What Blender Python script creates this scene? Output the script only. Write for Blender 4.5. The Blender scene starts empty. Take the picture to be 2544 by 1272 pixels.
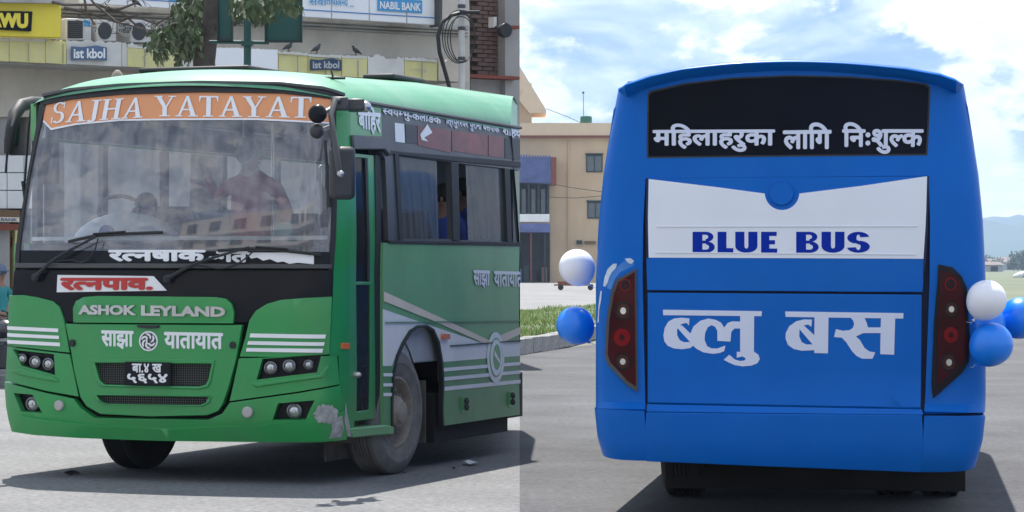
import bpy, bmesh, math, random
from mathutils import Vector, Matrix, geometry, noise
R = random.Random(7)
S = bpy.context.scene
C = S.collection
rad = math.radians
# ------------------------------------------------------------------ camera, sky, sun, exposure
F = 7000.0; CX = 1272.0; HY = 662.0; CH = 1.69
cam = bpy.data.cameras.new('camera'); co = bpy.data.objects.new('camera', cam); C.objects.link(co)
cam.sensor_width = 36; cam.lens = 36 * F / 2544; cam.shift_y = 26 / 2544; cam.clip_end = 20000; cam.clip_start = .5
co.location = (0, 0, CH); co.rotation_euler = (rad(90), 0, 0); S.camera = co
SUN_EL, SUN_AZ = 64, -6           # azimuth from +Y, negative = to the left: the sun stands behind the buses
W = bpy.data.worlds.new('World'); S.world = W; W.use_nodes = True
def build_world():
    nt = W.node_tree; n = nt.nodes; l = nt.links; n.clear()
    out = n.new('ShaderNodeOutputWorld'); bg = n.new('ShaderNodeBackground'); bg.inputs[1].default_value = .080
    sky = n.new('ShaderNodeTexSky'); sky.sky_type = 'NISHITA'; sky.sun_disc = False
    sky.sun_elevation = rad(SUN_EL); sky.sun_rotation = rad(SUN_AZ); sky.altitude = 1300; sky.air_density = 1.0; sky.dust_density = 1.6; sky.ozone_density = 1.5
    tc = n.new('ShaderNodeTexCoord')
    ez = n.new('ShaderNodeSeparateXYZ'); l.new(tc.outputs['Generated'], ez.inputs[0])
    eb = n.new('ShaderNodeMapRange'); eb.inputs['From Min'].default_value = .0; eb.inputs['From Max'].default_value = .10; eb.inputs['To Min'].default_value = .09; eb.inputs['To Max'].default_value = -.06; l.new(ez.outputs[2], eb.inputs[0])
    def cloud(scale, sc, lo, hi, off, dist=.0, det=9, rough=.55, bias=False):
        mp = n.new('ShaderNodeMapping'); mp.inputs['Scale'].default_value = sc; mp.inputs['Location'].default_value = off
        l.new(tc.outputs['Generated'], mp.inputs['Vector'])
        no = n.new('ShaderNodeTexNoise'); no.inputs['Scale'].default_value = scale; no.inputs['Detail'].default_value = det
        no.inputs['Roughness'].default_value = rough; no.inputs['Distortion'].default_value = dist
        l.new(mp.outputs[0], no.inputs['Vector'])
        r = n.new('ShaderNodeMapRange'); r.interpolation_type = 'SMOOTHSTEP'; r.inputs['From Min'].default_value = lo; r.inputs['From Max'].default_value = hi
        if bias:
            ad = n.new('ShaderNodeMath'); ad.operation = 'ADD'; l.new(no.outputs['Fac'], ad.inputs[0]); l.new(eb.outputs[0], ad.inputs[1]); l.new(ad.outputs[0], r.inputs['Value'])
        else: l.new(no.outputs['Fac'], r.inputs['Value'])
        return r.outputs[0]
    def mix(f, a, b, kind='MIX'):
        m = n.new('ShaderNodeMix'); m.data_type = 'RGBA'; m.blend_type = kind; m.clamp_result = False
        for v, s in ((f, 0), (a, 6), (b, 7)):
            if isinstance(v, (int, float)): m.inputs[s].default_value = v
            elif isinstance(v, tuple): m.inputs[s].default_value = v
            else: l.new(v, m.inputs[s])
        return m.outputs[2]
    thin = cloud(13, (1, 1, 2.6), .31, .58, (.3, .2, .1), .6)
    puff = cloud(17, (1, 1, 1.9), .445, .53, (1.75, .0, .36), .15, 10, .6, True)
    shade = cloud(40, (1, 1, 2.2), .3, .75, (.1, .4, .2), .2, 8, .6)
    wide = cloud(3, (1, 1, 1.5), .35, .65, (2.1, .5, .9), .2)
    base = mix(1.0, sky.outputs[0], (.36, .51, .76, 1), 'MULTIPLY')
    thin_c = mix(shade, (5.0, 6.4, 8.6, 1), (8.4, 9.2, 10.4, 1))
    c1 = mix(thin, base, thin_c)
    c2c = mix(shade, (8.0, 8.5, 9.3, 1), (12.0, 12.0, 12.0, 1))
    c2 = mix(puff, c1, c2c)
    hi = n.new('ShaderNodeSeparateXYZ'); l.new(tc.outputs['Generated'], hi.inputs[0])
    l.new(c2, bg.inputs[0]); l.new(bg.outputs[0], out.inputs[0])
build_world()
sd = bpy.data.lights.new('sun', 'SUN'); sd.energy = 5.0; sd.angle = rad(.53); sd.color = (1, .955, .9)
so = bpy.data.objects.new('sun', sd); C.objects.link(so)
_d = Vector((math.sin(rad(SUN_AZ)) * math.cos(rad(SUN_EL)), math.cos(rad(SUN_AZ)) * math.cos(rad(SUN_EL)), math.sin(rad(SUN_EL))))
so.rotation_euler = _d.to_track_quat('Z', 'Y').to_euler(); so.location = _d * 60
S.view_settings.view_transform = 'Standard'; S.view_settings.look = 'None'; S.view_settings.gamma = 1; S.view_settings.exposure = 0.78
S.cycles.max_bounces = 8; S.cycles.transparent_max_bounces = 16

# ------------------------------------------------------------------ materials
def mat(name, col, rough=.6, metal=0, coat=0, var=.0, vscale=3, bump=0, bscale=60, spec=.5, dirt=None, damt=0, dscale=1.2, crough=.06):
    m = bpy.data.materials.new(name); m.use_nodes = True; nt = m.node_tree; n = nt.nodes; l = nt.links
    b = n['Principled BSDF']; b.inputs['Roughness'].default_value = rough; b.inputs['Metallic'].default_value = metal
    b.inputs['Specular IOR Level'].default_value = spec; b.inputs['Coat Weight'].default_value = coat; b.inputs['Coat Roughness'].default_value = crough
    b.inputs['Base Color'].default_value = (*col, 1)
    tc = n.new('ShaderNodeTexCoord'); src = None
    if var:
        no = n.new('ShaderNodeTexNoise'); no.inputs['Scale'].default_value = vscale; no.inputs['Detail'].default_value = 6; no.inputs['Roughness'].default_value = .62
        l.new(tc.outputs['Object'], no.inputs['Vector'])
        r = n.new('ShaderNodeMapRange'); r.inputs['From Min'].default_value = .3; r.inputs['From Max'].default_value = .7
        r.inputs['To Min'].default_value = 1 - var; r.inputs['To Max'].default_value = 1 + var
        l.new(no.outputs['Fac'], r.inputs['Value'])
        hv = n.new('ShaderNodeVectorMath'); hv.operation = 'SCALE'; hv.inputs[0].default_value = col; l.new(r.outputs[0], hv.inputs['Scale'])
        src = hv.outputs[0]; l.new(src, b.inputs['Base Color'])
    if dirt:
        no = n.new('ShaderNodeTexNoise'); no.inputs['Scale'].default_value = dscale; no.inputs['Detail'].default_value = 9; no.inputs['Roughness'].default_value = .7
        mp = n.new('ShaderNodeMapping'); mp.inputs['Scale'].default_value = (1, 1, .45); l.new(tc.outputs['Object'], mp.inputs[0]); l.new(mp.outputs[0], no.inputs['Vector'])
        r = n.new('ShaderNodeMapRange'); r.inputs['From Min'].default_value = .42; r.inputs['From Max'].default_value = .75; r.inputs['To Max'].default_value = damt
        l.new(no.outputs['Fac'], r.inputs['Value'])
        m2 = n.new('ShaderNodeMix'); m2.data_type = 'RGBA'; l.new(r.outputs[0], m2.inputs[0])
        if src: l.new(src, m2.inputs[6])
        else: m2.inputs[6].default_value = (*col, 1)
        m2.inputs[7].default_value = (*dirt, 1); l.new(m2.outputs[2], b.inputs['Base Color'])
        if coat:
            r2 = n.new('ShaderNodeMapRange'); r2.inputs['To Min'].default_value = coat; r2.inputs['To Max'].default_value = coat * .3
            l.new(r.outputs[0], r2.inputs['Value']); l.new(r2.outputs[0], b.inputs['Coat Weight'])
    if bump:
        no = n.new('ShaderNodeTexNoise'); no.inputs['Scale'].default_value = bscale; no.inputs['Detail'].default_value = 4
        l.new(tc.outputs['Object'], no.inputs['Vector'])
        bp = n.new('ShaderNodeBump'); bp.inputs['Strength'].default_value = bump; bp.inputs['Distance'].default_value = .01
        l.new(no.outputs['Fac'], bp.inputs['Height']); l.new(bp.outputs[0], b.inputs['Normal'])
    return m
def glass(name, tint, refl=1.0, rough=.02, dust_veil=.0, veil_col=(.6, .62, .65), streak=False):  # pale film: part dust, part stand-in for milky sky reflections
    m = bpy.data.materials.new(name); m.use_nodes = True; nt = m.node_tree; n = nt.nodes; l = nt.links; n.clear()
    out = n.new('ShaderNodeOutputMaterial'); tr = n.new('ShaderNodeBsdfTransparent'); tr.inputs[0].default_value = (*tint, 1)
    df = n.new('ShaderNodeBsdfDiffuse'); df.inputs[0].default_value = (*veil_col, 1)
    m1 = n.new('ShaderNodeMixShader'); m1.inputs[0].default_value = dust_veil
    tc = n.new('ShaderNodeTexCoord'); mp = n.new('ShaderNodeMapping'); mp.inputs['Scale'].default_value = (9, 9, .6) if streak else (1, 1, 1)
    no = n.new('ShaderNodeTexNoise'); no.inputs['Scale'].default_value = 1.6; no.inputs['Detail'].default_value = 5
    r = n.new('ShaderNodeMapRange'); r.inputs['From Min'].default_value = .3; r.inputs['From Max'].default_value = .7; r.inputs['To Min'].default_value = dust_veil * .6; r.inputs['To Max'].default_value = dust_veil * 1.4
    l.new(tc.outputs['Object'], mp.inputs[0]); l.new(mp.outputs[0], no.inputs['Vector']); l.new(no.outputs['Fac'], r.inputs['Value']); l.new(r.outputs[0], m1.inputs[0])
    l.new(tr.outputs[0], m1.inputs[1]); l.new(df.outputs[0], m1.inputs[2])
    gl = n.new('ShaderNodeBsdfGlossy'); gl.inputs['Roughness'].default_value = rough; gl.inputs[0].default_value = (refl, refl, refl, 1)
    fr = n.new('ShaderNodeFresnel'); fr.inputs[0].default_value = 1.75
    m2 = n.new('ShaderNodeMixShader'); l.new(fr.outputs[0], m2.inputs[0]); l.new(m1.outputs[0], m2.inputs[1]); l.new(gl.outputs[0], m2.inputs[2])
    l.new(m2.outputs[0], out.inputs[0]); return m

M = {}
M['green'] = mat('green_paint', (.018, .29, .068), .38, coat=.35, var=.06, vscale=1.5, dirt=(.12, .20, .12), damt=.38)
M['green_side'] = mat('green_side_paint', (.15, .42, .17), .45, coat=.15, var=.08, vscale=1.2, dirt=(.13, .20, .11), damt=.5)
M['green_roof'] = mat('pale_green_roof_paint', (.065, .27, .14), .5, coat=.25, var=.1, vscale=1.3, dirt=(.20, .34, .26), damt=.6)  # paler than the front green, mottled with a lighter tone
M['green_dark'] = mat('green_lower_side_paint', (.09, .32, .125), .45, coat=.15, var=.08, dirt=(.12, .17, .11), damt=.5)
M['white_stripe'] = mat('white_vinyl', (.84, .84, .85), .5, var=.03)
M['white_side'] = mat('white_side_paint', (.84, .84, .83), .5, var=.04, dirt=(.55, .53, .48), damt=.35)
M['cream'] = mat('cream_stripe_paint', (.76, .66, .52), .5, var=.06)
M['black'] = mat('black_gloss', (.008, .009, .013), .3, coat=.12, var=.1, dirt=(.03, .03, .038), damt=.3, spec=.12)
M['rubber'] = mat('black_rubber', (.018, .019, .021), .6, var=.15)
M['plastic'] = mat('dark_grey_plastic', (.035, .038, .042), .5, var=.12)
M['grey_frame'] = mat('grey_window_frame', (.05, .052, .055), .4, var=.15, dirt=(.16, .15, .14), damt=.35)
M['tyre'] = mat('dusty_tyre', (.17, .163, .15), .9, var=.25, vscale=9, bump=.2, bscale=40)
M['tyre_dark'] = mat('tyre_rubber', (.018, .018, .018), .85, var=.2, vscale=9)
M['rim'] = mat('dusty_rim', (.30, .265, .22), .65, metal=.1, var=.25, vscale=8)
M['under'] = mat('underbody', (.014, .013, .012), .9, var=.3)
M['arch'] = mat('wheel_arch_liner', (.10, .085, .068), .9, var=.35, vscale=5)
M['orange'] = mat('orange_sunstrip', (.74, .30, .12), .5, coat=.3, var=.06)
M['white_letter'] = mat('white_lettering', (.8, .81, .83), .45, coat=.3)
M['chrome'] = mat('silver_metal', (.5, .5, .5), .3, metal=.85, var=.1)
M['lamp'] = mat('clear_lamp_lens', (.55, .56, .55), .12, metal=.6, coat=1)
M['lamp_ring'] = mat('lamp_bowl', (.2, .2, .21), .25, metal=.7)
M['amber'] = mat('amber_lens', (.75, .16, .015), .3, coat=.8)
M['scuff'] = mat('bare_filler', (.34, .35, .34), .9, var=.35, vscale=16, bump=.4)
M['red'] = mat('red_lettering', (.5, .035, .03), .5)
M['mesh'] = mat('grille_mesh', (.11, .12, .115), .5, metal=.4)
M['glass_w'] = glass('windscreen_glass', (.80, .85, .88), 1.0, .015, .15, (.78, .76, .82), True)
M['glass_s'] = glass('side_window_glass', (.55, .60, .60), .3, .05, .20, (.5, .53, .53), True)
M['glass_d'] = glass('door_glass', (.45, .48, .48), .3, .05, .05)
M['interior'] = mat('bus_interior', (.42, .44, .46), .7, var=.1)
M['int_dark'] = mat('dark_interior', (.05, .055, .06), .8)
M['dash'] = mat('pale_dashboard', (.82, .82, .82), .4, var=.03)
M['seat'] = mat('seat_cloth', (.10, .12, .17), .9)
M['brown'] = mat('brown_curtain', (.16, .10, .055), .8)
M['red_film'] = mat('red_window_sticker', (.19, .028, .034), .3, var=.6, vscale=4, spec=.25)
M['skin'] = mat('skin', (.30, .16, .10), .6)
M['hair'] = mat('hair', (.012, .010, .010), .6)
M['maroon'] = mat('maroon_shirt', (.30, .04, .07), .9, var=.1)
M['denim'] = mat('denim', (.10, .13, .19), .9, var=.2, vscale=20)
M['cloth_blue'] = mat('blue_cloth', (.05, .09, .33), .85)
M['cloth_white'] = mat('white_cloth', (.6, .62, .65), .85)
M['cloth_teal'] = mat('teal_cloth', (.03, .25, .27), .85)
M['cloth_dark'] = mat('dark_cloth', (.03, .035, .06), .85)
# ------------------------------------------------------------------ object helpers
ORG = {}
def tag(o, label=None, cat=None, group=None, kind=None):
    if label: o['label'] = label
    if cat: o['category'] = cat
    if group: o['group'] = group
    if kind: o['kind'] = kind
    return o
def thing(name, loc, label, cat, group=None):
    o = bpy.data.objects.new(name, None); C.objects.link(o); o.location = loc; o.empty_display_size = .2
    ORG[o.name] = Vector(loc); return tag(o, label, cat, group)
def obj(name, verts, faces, m, parent=None, smooth=True, bevel=0, ang=35, mats=None, idx=None):
    org = ORG[parent.name] if parent else Vector((0, 0, 0))
    me = bpy.data.meshes.new(name)
    me.from_pydata([tuple(Vector(v) - org) for v in verts], [], [tuple(f) for f in faces])
    for mm in (mats or [m]): me.materials.append(M[mm] if isinstance(mm, str) else mm)
    if idx: me.polygons.foreach_set('material_index', idx)
    me.update()
    if smooth:
        me.shade_smooth(); me.set_sharp_from_angle(angle=rad(ang))
    o = bpy.data.objects.new(name, me); C.objects.link(o)
    if parent: o.parent = parent
    ORG[o.name] = org
    if bevel:
        b = o.modifiers.new('bevel', 'BEVEL'); b.width = bevel; b.segments = 2; b.limit_method = 'ANGLE'; b.angle_limit = rad(50)
    return o
class B:
    """collects primitives into one mesh"""
    def __init__(s): s.v = []; s.f = []
    def add(s, v, f):
        k = len(s.v); s.v += [Vector(p) for p in v]; s.f += [tuple(i + k for i in q) for q in f]; return s
    def box(s, c, d, rz=0, mat3=None):
        m3 = mat3 or Matrix.Rotation(rz, 3, 'Z'); c = Vector(c)
        v = [c + m3 @ Vector((x * d[0] / 2, y * d[1] / 2, z * d[2] / 2)) for z in (-1, 1) for y in (-1, 1) for x in (-1, 1)]
        return s.add(v, [(0, 2, 3, 1), (4, 5, 7, 6), (0, 1, 5, 4), (2, 6, 7, 3), (0, 4, 6, 2), (1, 3, 7, 5)])
    def tube(s, pts, r, n=10, cap=True):
        pts = [Vector(p) for p in pts]; rs = r if isinstance(r, (list, tuple)) else [r] * len(pts); k = len(s.v); up = None
        for i, p in enumerate(pts):
            t = (pts[min(i + 1, len(pts) - 1)] - pts[max(i - 1, 0)])
            t = t.normalized() if t.length > 1e-9 else Vector((0, 0, 1))
            if up is None: up = t.orthogonal().normalized()
            up = (up - t * up.dot(t)); up = up.normalized() if up.length > 1e-6 else t.orthogonal().normalized()
            w = t.cross(up)
            for j in range(n):
                a = 2 * math.pi * j / n; s.v.append(p + (up * math.cos(a) + w * math.sin(a)) * rs[i])
        for i in range(len(pts) - 1):
            for j in range(n):
                a = k + i * n + j; b = k + i * n + (j + 1) % n; s.f.append((a, b, b + n, a + n))
        if cap:
            s.f.append(tuple(k + j for j in reversed(range(n)))); s.f.append(tuple(k + (len(pts) - 1) * n + j for j in range(n)))
        return s
    def lathe(s, c, axis, prof, n=32):
        """prof: (radius, distance along axis)"""
        c = Vector(c); ax = Vector(axis).normalized(); u = ax.orthogonal().normalized(); w = ax.cross(u); k = len(s.v)
        for r, h in prof:
            for j in range(n):
                a = 2 * math.pi * j / n; s.v.append(c + ax * h + (u * math.cos(a) + w * math.sin(a)) * max(r, 1e-4))
        for i in range(len(prof) - 1):
            for j in range(n):
                a = k + i * n + j; b = k + i * n + (j + 1) % n; s.f.append((a, b, b + n, a + n))
        return s
    def ball(s, c, r, n=16, m=10, mat3=None):
        c = Vector(c); r = r if isinstance(r, (list, tuple)) else (r, r, r); k = len(s.v)
        for i in range(m + 1):
            th = math.pi * i / m
            for j in range(n):
                a = 2 * math.pi * j / n
                p = Vector((r[0] * math.sin(th) * math.cos(a), r[1] * math.sin(th) * math.sin(a), r[2] * math.cos(th)))
                s.v.append(c + (mat3 @ p if mat3 else p))
        for i in range(m):
            for j in range(n):
                a = k + i * n + j; b = k + i * n + (j + 1) % n; s.f.append((a, a + n, b + n, b))
        return s
    def grid(s, fn, us, vs):
        k = len(s.v); nu = len(us)
        for v in vs:
            for u in us: s.v.append(Vector(fn(u, v)))
        for j in range(len(vs) - 1):
            for i in range(nu - 1): a = k + j * nu + i; s.f.append((a, a + 1, a + nu + 1, a + nu))
        return s
    def out(s, name, m, parent=None, **kw): return obj(name, s.v, s.f, m, parent, **kw)
def lin(a, b, n): return [a + (b - a) * i / (n - 1) for i in range(n)]
CAM = Vector((0, 0, CH))
def at(px, py, Y): return Vector(((px - CX) / F * Y, Y, CH - (py - HY) / F * Y))
def proj(p): return (CX + F * p.x / p.y, HY + F * (CH - p.z) / p.y)
class Skin:
    """a surface (a,b) -> point; features are measured on it"""
    def __init__(s, fn, g0, step=.1): s.fn = fn; s.g0 = g0; s.step = step; s.sg = 1; s.sg = 1 if s.nrm(*g0).dot(CAM - fn(*g0)) > 0 else -1
    def nrm(s, a, b):
        e = .004; p = s.fn(a, b); da = s.fn(a + e, b) - s.fn(a - e, b); db = s.fn(a, b + e) - s.fn(a, b - e)
        n = da.cross(db); n = n.normalized() if n.length > 1e-12 else Vector((0, -1, 0))
        return n * s.sg
    def pt(s, a, b, off=0): return s.fn(a, b) + s.nrm(a, b) * off if off else s.fn(a, b)
    def inv(s, px, py):
        a, b = s.g0; e = .01
        for _ in range(14):
            x, y = proj(s.fn(a, b)); ex, ey = px - x, py - y
            if abs(ex) + abs(ey) < .02: break
            xa, ya = proj(s.fn(a + e, b)); xb, yb = proj(s.fn(a, b + e))
            j11, j12, j21, j22 = (xa - x) / e, (xb - x) / e, (ya - y) / e, (yb - y) / e
            d = j11 * j22 - j12 * j21
            if abs(d) < 1e-6: break
            da = (ex * j22 - ey * j12) / d; db = (ey * j11 - ex * j21) / d
            da = max(-.6, min(.6, da)) if s.step < 1 else da; db = max(-.6, min(.6, db)) if s.step < 1 else db
            a += da; b += db
        return (a, b)
    def P(s, pts): return [s.inv(*p) for p in pts]
def dens(poly, step):
    out = []
    for i, p in enumerate(poly):
        q = poly[(i + 1) % len(poly)]; L = math.hypot(q[0] - p[0], q[1] - p[1]); n = max(1, int(L / step + .5))
        for k in range(n): out.append((p[0] + (q[0] - p[0]) * k / n, p[1] + (q[1] - p[1]) * k / n))
    return out
def inside(x, y, poly):
    c = False; j = len(poly) - 1
    for i in range(len(poly)):
        if (poly[i][1] > y) != (poly[j][1] > y) and x < (poly[j][0] - poly[i][0]) * (y - poly[i][1]) / (poly[j][1] - poly[i][1]) + poly[i][0]: c = not c
        j = i
    return c
def tess(outers, holes, step):
    vs = []; fs = []
    for po in list(outers) + list(holes):
        d = dens(po, step); k = len(vs); vs += [Vector(p) for p in d]; fs.append(list(range(k, k + len(d))))
    al = [p for po in outers for p in po]; x0 = min(p[0] for p in al); x1 = max(p[0] for p in al); y0 = min(p[1] for p in al); y1 = max(p[1] for p in al)
    if (x1 - x0) / step * (y1 - y0) / step < 6000:
        for i in range(1, int((x1 - x0) / step) + 1):
            for j in range(1, int((y1 - y0) / step) + 1):
                x = x0 + i * step * .999; y = y0 + j * step * .997
                if any(inside(x, y, o) for o in outers) and not any(inside(x, y, h) for h in holes): vs.append(Vector((x, y)))
    r = geometry.delaunay_2d_cdt(vs, [], fs, 1, 1e-5)
    V = r[0]; T = []
    for t in r[2]:
        cx = sum(V[i].x for i in t) / len(t); cy = sum(V[i].y for i in t) / len(t)
        if any(inside(cx, cy, h) for h in holes) or not any(inside(cx, cy, o) for o in outers): continue
        T.append(list(t))
    return V, T
def slab(name, skin, V, T, m, parent, off, thick, bevel=0, smooth=True):
    front = [skin.pt(p[0], p[1], off + (p[2] if len(p) > 2 else 0)) for p in V]; n = len(V); v = list(front); f = []
    if T:
        t = T[0]; nn = (front[t[1]] - front[t[0]]).cross(front[t[2]] - front[t[0]]); flip = nn.dot(CAM - front[t[0]]) < 0
        T = [list(reversed(t)) if flip else t for t in T]
    f += [tuple(t) for t in T]
    if thick:
        v += [skin.pt(p[0], p[1], off - thick) for p in V]
        f += [tuple(i + n for i in reversed(t)) for t in T]
        ec = {}
        for t in T:
            for i in range(len(t)):
                a, b = t[i], t[(i + 1) % len(t)]; ec[(a, b)] = 1
        for (a, b) in ec:
            if (b, a) not in ec: f.append((b, a, a + n, b + n))
    return obj(name, v, f, m, parent, smooth=smooth, bevel=bevel)
def panel(name, skin, pts, m, parent, off=0, thick=.03, holes=(), bevel=0, ab=False, step=None, multi=False):
    polys = pts if multi else [pts]
    if not ab: polys = [skin.P(p) for p in polys]; holes = [skin.P(h) for h in holes]
    V, T = tess(polys, holes, step or skin.step)
    return slab(name, skin, V, T, m, parent, off, thick, bevel)
def ell(cx, cy, rx, ry=None, n=24, a0=0, a1=360):
    ry = ry or rx; k = n if a1 - a0 >= 360 else n - 1
    return [(cx + rx * math.cos(rad(a0 + (a1 - a0) * i / k)), cy + ry * math.sin(rad(a0 + (a1 - a0) * i / k))) for i in range(n)]
# ------------------------------------------------------------------ lettering
def glyph(s, bold=0):
    c = bpy.data.curves.new('lettering', 'FONT'); c.body = s; c.size = 1; c.offset = bold; c.resolution_u = 3
    o = bpy.data.objects.new('lettering', c); C.objects.link(o); dg = bpy.context.evaluated_depsgraph_get()
    me = bpy.data.meshes.new_from_object(o.evaluated_get(dg)); bpy.data.objects.remove(o); bpy.data.curves.remove(c)
    bm = bmesh.new(); bm.from_mesh(me); bpy.data.meshes.remove(me); return bm
def clipx(bm, x, keep_less=True):
    g = bm.verts[:] + bm.edges[:] + bm.faces[:]
    bmesh.ops.bisect_plane(bm, geom=g, plane_co=(x, 0, 0), plane_no=(1, 0, 0), clear_outer=keep_less, clear_inner=not keep_less)
def text2d(s, bold=0, cut=.2):
    """Devanagari without shaping: '~' after a consonant makes its half form (the stem is cut away)"""
    segs = s.split('~'); bm = bmesh.new(); x = 0; heavy = bold; bold = 0
    for i, sg in enumerate(segs):
        if not sg: continue
        g = glyph(sg, bold)
        if not g.verts: g.free(); continue
        xm = max(v.co.x for v in g.verts)
        if i < len(segs) - 1: clipx(g, xm - cut); adv = xm - cut
        else: adv = xm
        for v in g.verts: v.co.x += x
        me = bpy.data.meshes.new('x'); g.to_mesh(me); g.free(); bm.from_mesh(me); bpy.data.meshes.remove(me); x += adv
    if heavy:
        me = bpy.data.meshes.new('x'); bm.to_mesh(me); out = bmesh.new()
        for k, (dx, dy) in enumerate([(0, 0)] + [(math.cos(a * .785), math.sin(a * .785)) for a in range(8)]):
            k0 = len(out.verts); out.from_mesh(me); out.verts.ensure_lookup_table()
            for v in out.verts[k0:]: v.co.x += dx * heavy; v.co.y += dy * heavy; v.co.z = k * .0003
        bm.free(); bpy.data.meshes.remove(me); bm = out
    return bm
def lettering(name, skin, bm, quad, m, parent, off=.006, thick=0, amax=None, slices=0, bevel=0):
    """quad: pixels of the corners tl, tr, br, bl"""
    xs = [v.co.x for v in bm.verts]; ys = [v.co.y for v in bm.verts]; x0, x1, y0, y1 = min(xs), max(xs), min(ys), max(ys)
    for k in range(1, slices):
        g = bm.verts[:] + bm.edges[:] + bm.faces[:]
        bmesh.ops.bisect_plane(bm, geom=g, plane_co=(x0 + (x1 - x0) * k / slices, 0, 0), plane_no=(1, 0, 0))
    bmesh.ops.triangulate(bm, faces=bm.faces[:])
    q = skin.P(quad) if quad else None
    V = []
    for v in bm.verts:
        s = (v.co.x - x0) / (x1 - x0); t = (y1 - v.co.y) / (y1 - y0)
        V.append(tuple((q[0][i] * (1 - s) + q[1][i] * s) * (1 - t) + (q[3][i] * (1 - s) + q[2][i] * s) * t for i in (0, 1)) + (v.co.z,))
    bm.verts.index_update(); T = [[v.index for v in f.verts] for f in bm.faces]; bm.free()
    if amax is not None:
        b2 = bmesh.new(); vv = [b2.verts.new(p) for p in V]
        for t in T:
            try: b2.faces.new([vv[i] for i in t])
            except ValueError: pass
        clipx(b2, amax, False); bmesh.ops.triangulate(b2, faces=b2.faces[:]); b2.verts.index_update()
        V = [tuple(v.co) for v in b2.verts]; T = [[v.index for v in f.verts] for f in b2.faces]; b2.free()
    return slab(name, skin, V, T, m, parent, off, thick, bevel, smooth=False)
def poly_bm(polys, holes=()):
    V, T = tess(polys, holes, .25); bm = bmesh.new(); vv = [bm.verts.new((p[0], p[1], 0)) for p in V]
    for t in T:
        try: bm.faces.new([vv[i] for i in t])
        except ValueError: pass
    return bm
def serif_text(s, shear=0):
    """roman capitals with slab serifs, unit height"""
    th, tn, sh = .19, .075, .055
    def box(x0, y0, x1, y1): return [(x0, y0), (x1, y0), (x1, y1), (x0, y1)]
    def arcs(cx, cy, rx, ry, wx, wy, a0, a1, n=14):
        o = [(cx + rx * math.cos(rad(a0 + (a1 - a0) * i / n)), cy + ry * math.sin(rad(a0 + (a1 - a0) * i / n))) for i in range(n + 1)]
        i_ = [(cx + (rx - wx) * math.cos(rad(a0 + (a1 - a0) * i / n)), cy + (ry - wy) * math.sin(rad(a0 + (a1 - a0) * i / n))) for i in range(n + 1)]
        return o + i_[::-1]
    P = []; x = 0
    for c in s:
        g = []; w = .6
        if c == 'A':
            w = .86; g = [[(.40, 1), (.50, 1), (.82, 0), (.60, 0)], [(.40, 1), (.47, .88), (.16, 0), (.06, 0)], box(.2, .3, .66, .3 + tn), box(-.02, 0, .26, sh), box(.5, 0, .9, sh)]
        if c == 'T':
            w = .78; g = [box(.3, 0, .3 + th, 1), box(0, 1 - tn, .78, 1), [(0, 1), (.1, 1), (.03, .72), (0, .72)], [(.68, 1), (.78, 1), (.78, .72), (.75, .72)], box(.18, 0, .6, sh)]
        if c == 'Y':
            w = .86; g = [box(.34, 0, .34 + th, .46), [(.04, 1), (.26, 1), (.53, .42), (.36, .42)], [(.72, 1), (.8, 1), (.53, .45), (.46, .45)], box(-.02, 1 - sh, .34, 1), box(.58, 1 - sh, .9, 1), box(.22, 0, .66, sh)]
        if c == 'H':
            w = .92; g = [box(.1, 0, .1 + th, 1), box(.62, 0, .62 + th, 1), box(.2, .48, .7, .48 + tn), box(0, 0, .38, sh), box(.52, 0, .92, sh), box(0, 1 - sh, .38, 1), box(.52, 1 - sh, .92, 1)]
        if c == 'J':
            w = .55; g = [box(.24, .1, .24 + th, 1), box(.12, 1 - sh, .56, 1), arcs(.215, .12, .215, .2, .17, .08, 0, -150)]
        if c == 'S':
            w = .66; g = [arcs(.31, .74, .27, .27, .13, .07, 40, 270), arcs(.31, .27, .29, .28, .15, .07, 90, -140), box(.29, .46, .33, .56), box(.5, .7, .55, 1), box(.02, 0, .07, .3)]
        if c == ' ': w = .42
        P += [[(px + x + shear * py, py) for px, py in q] for q in g]; x += w + .06
    return poly_bm(P)
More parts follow.
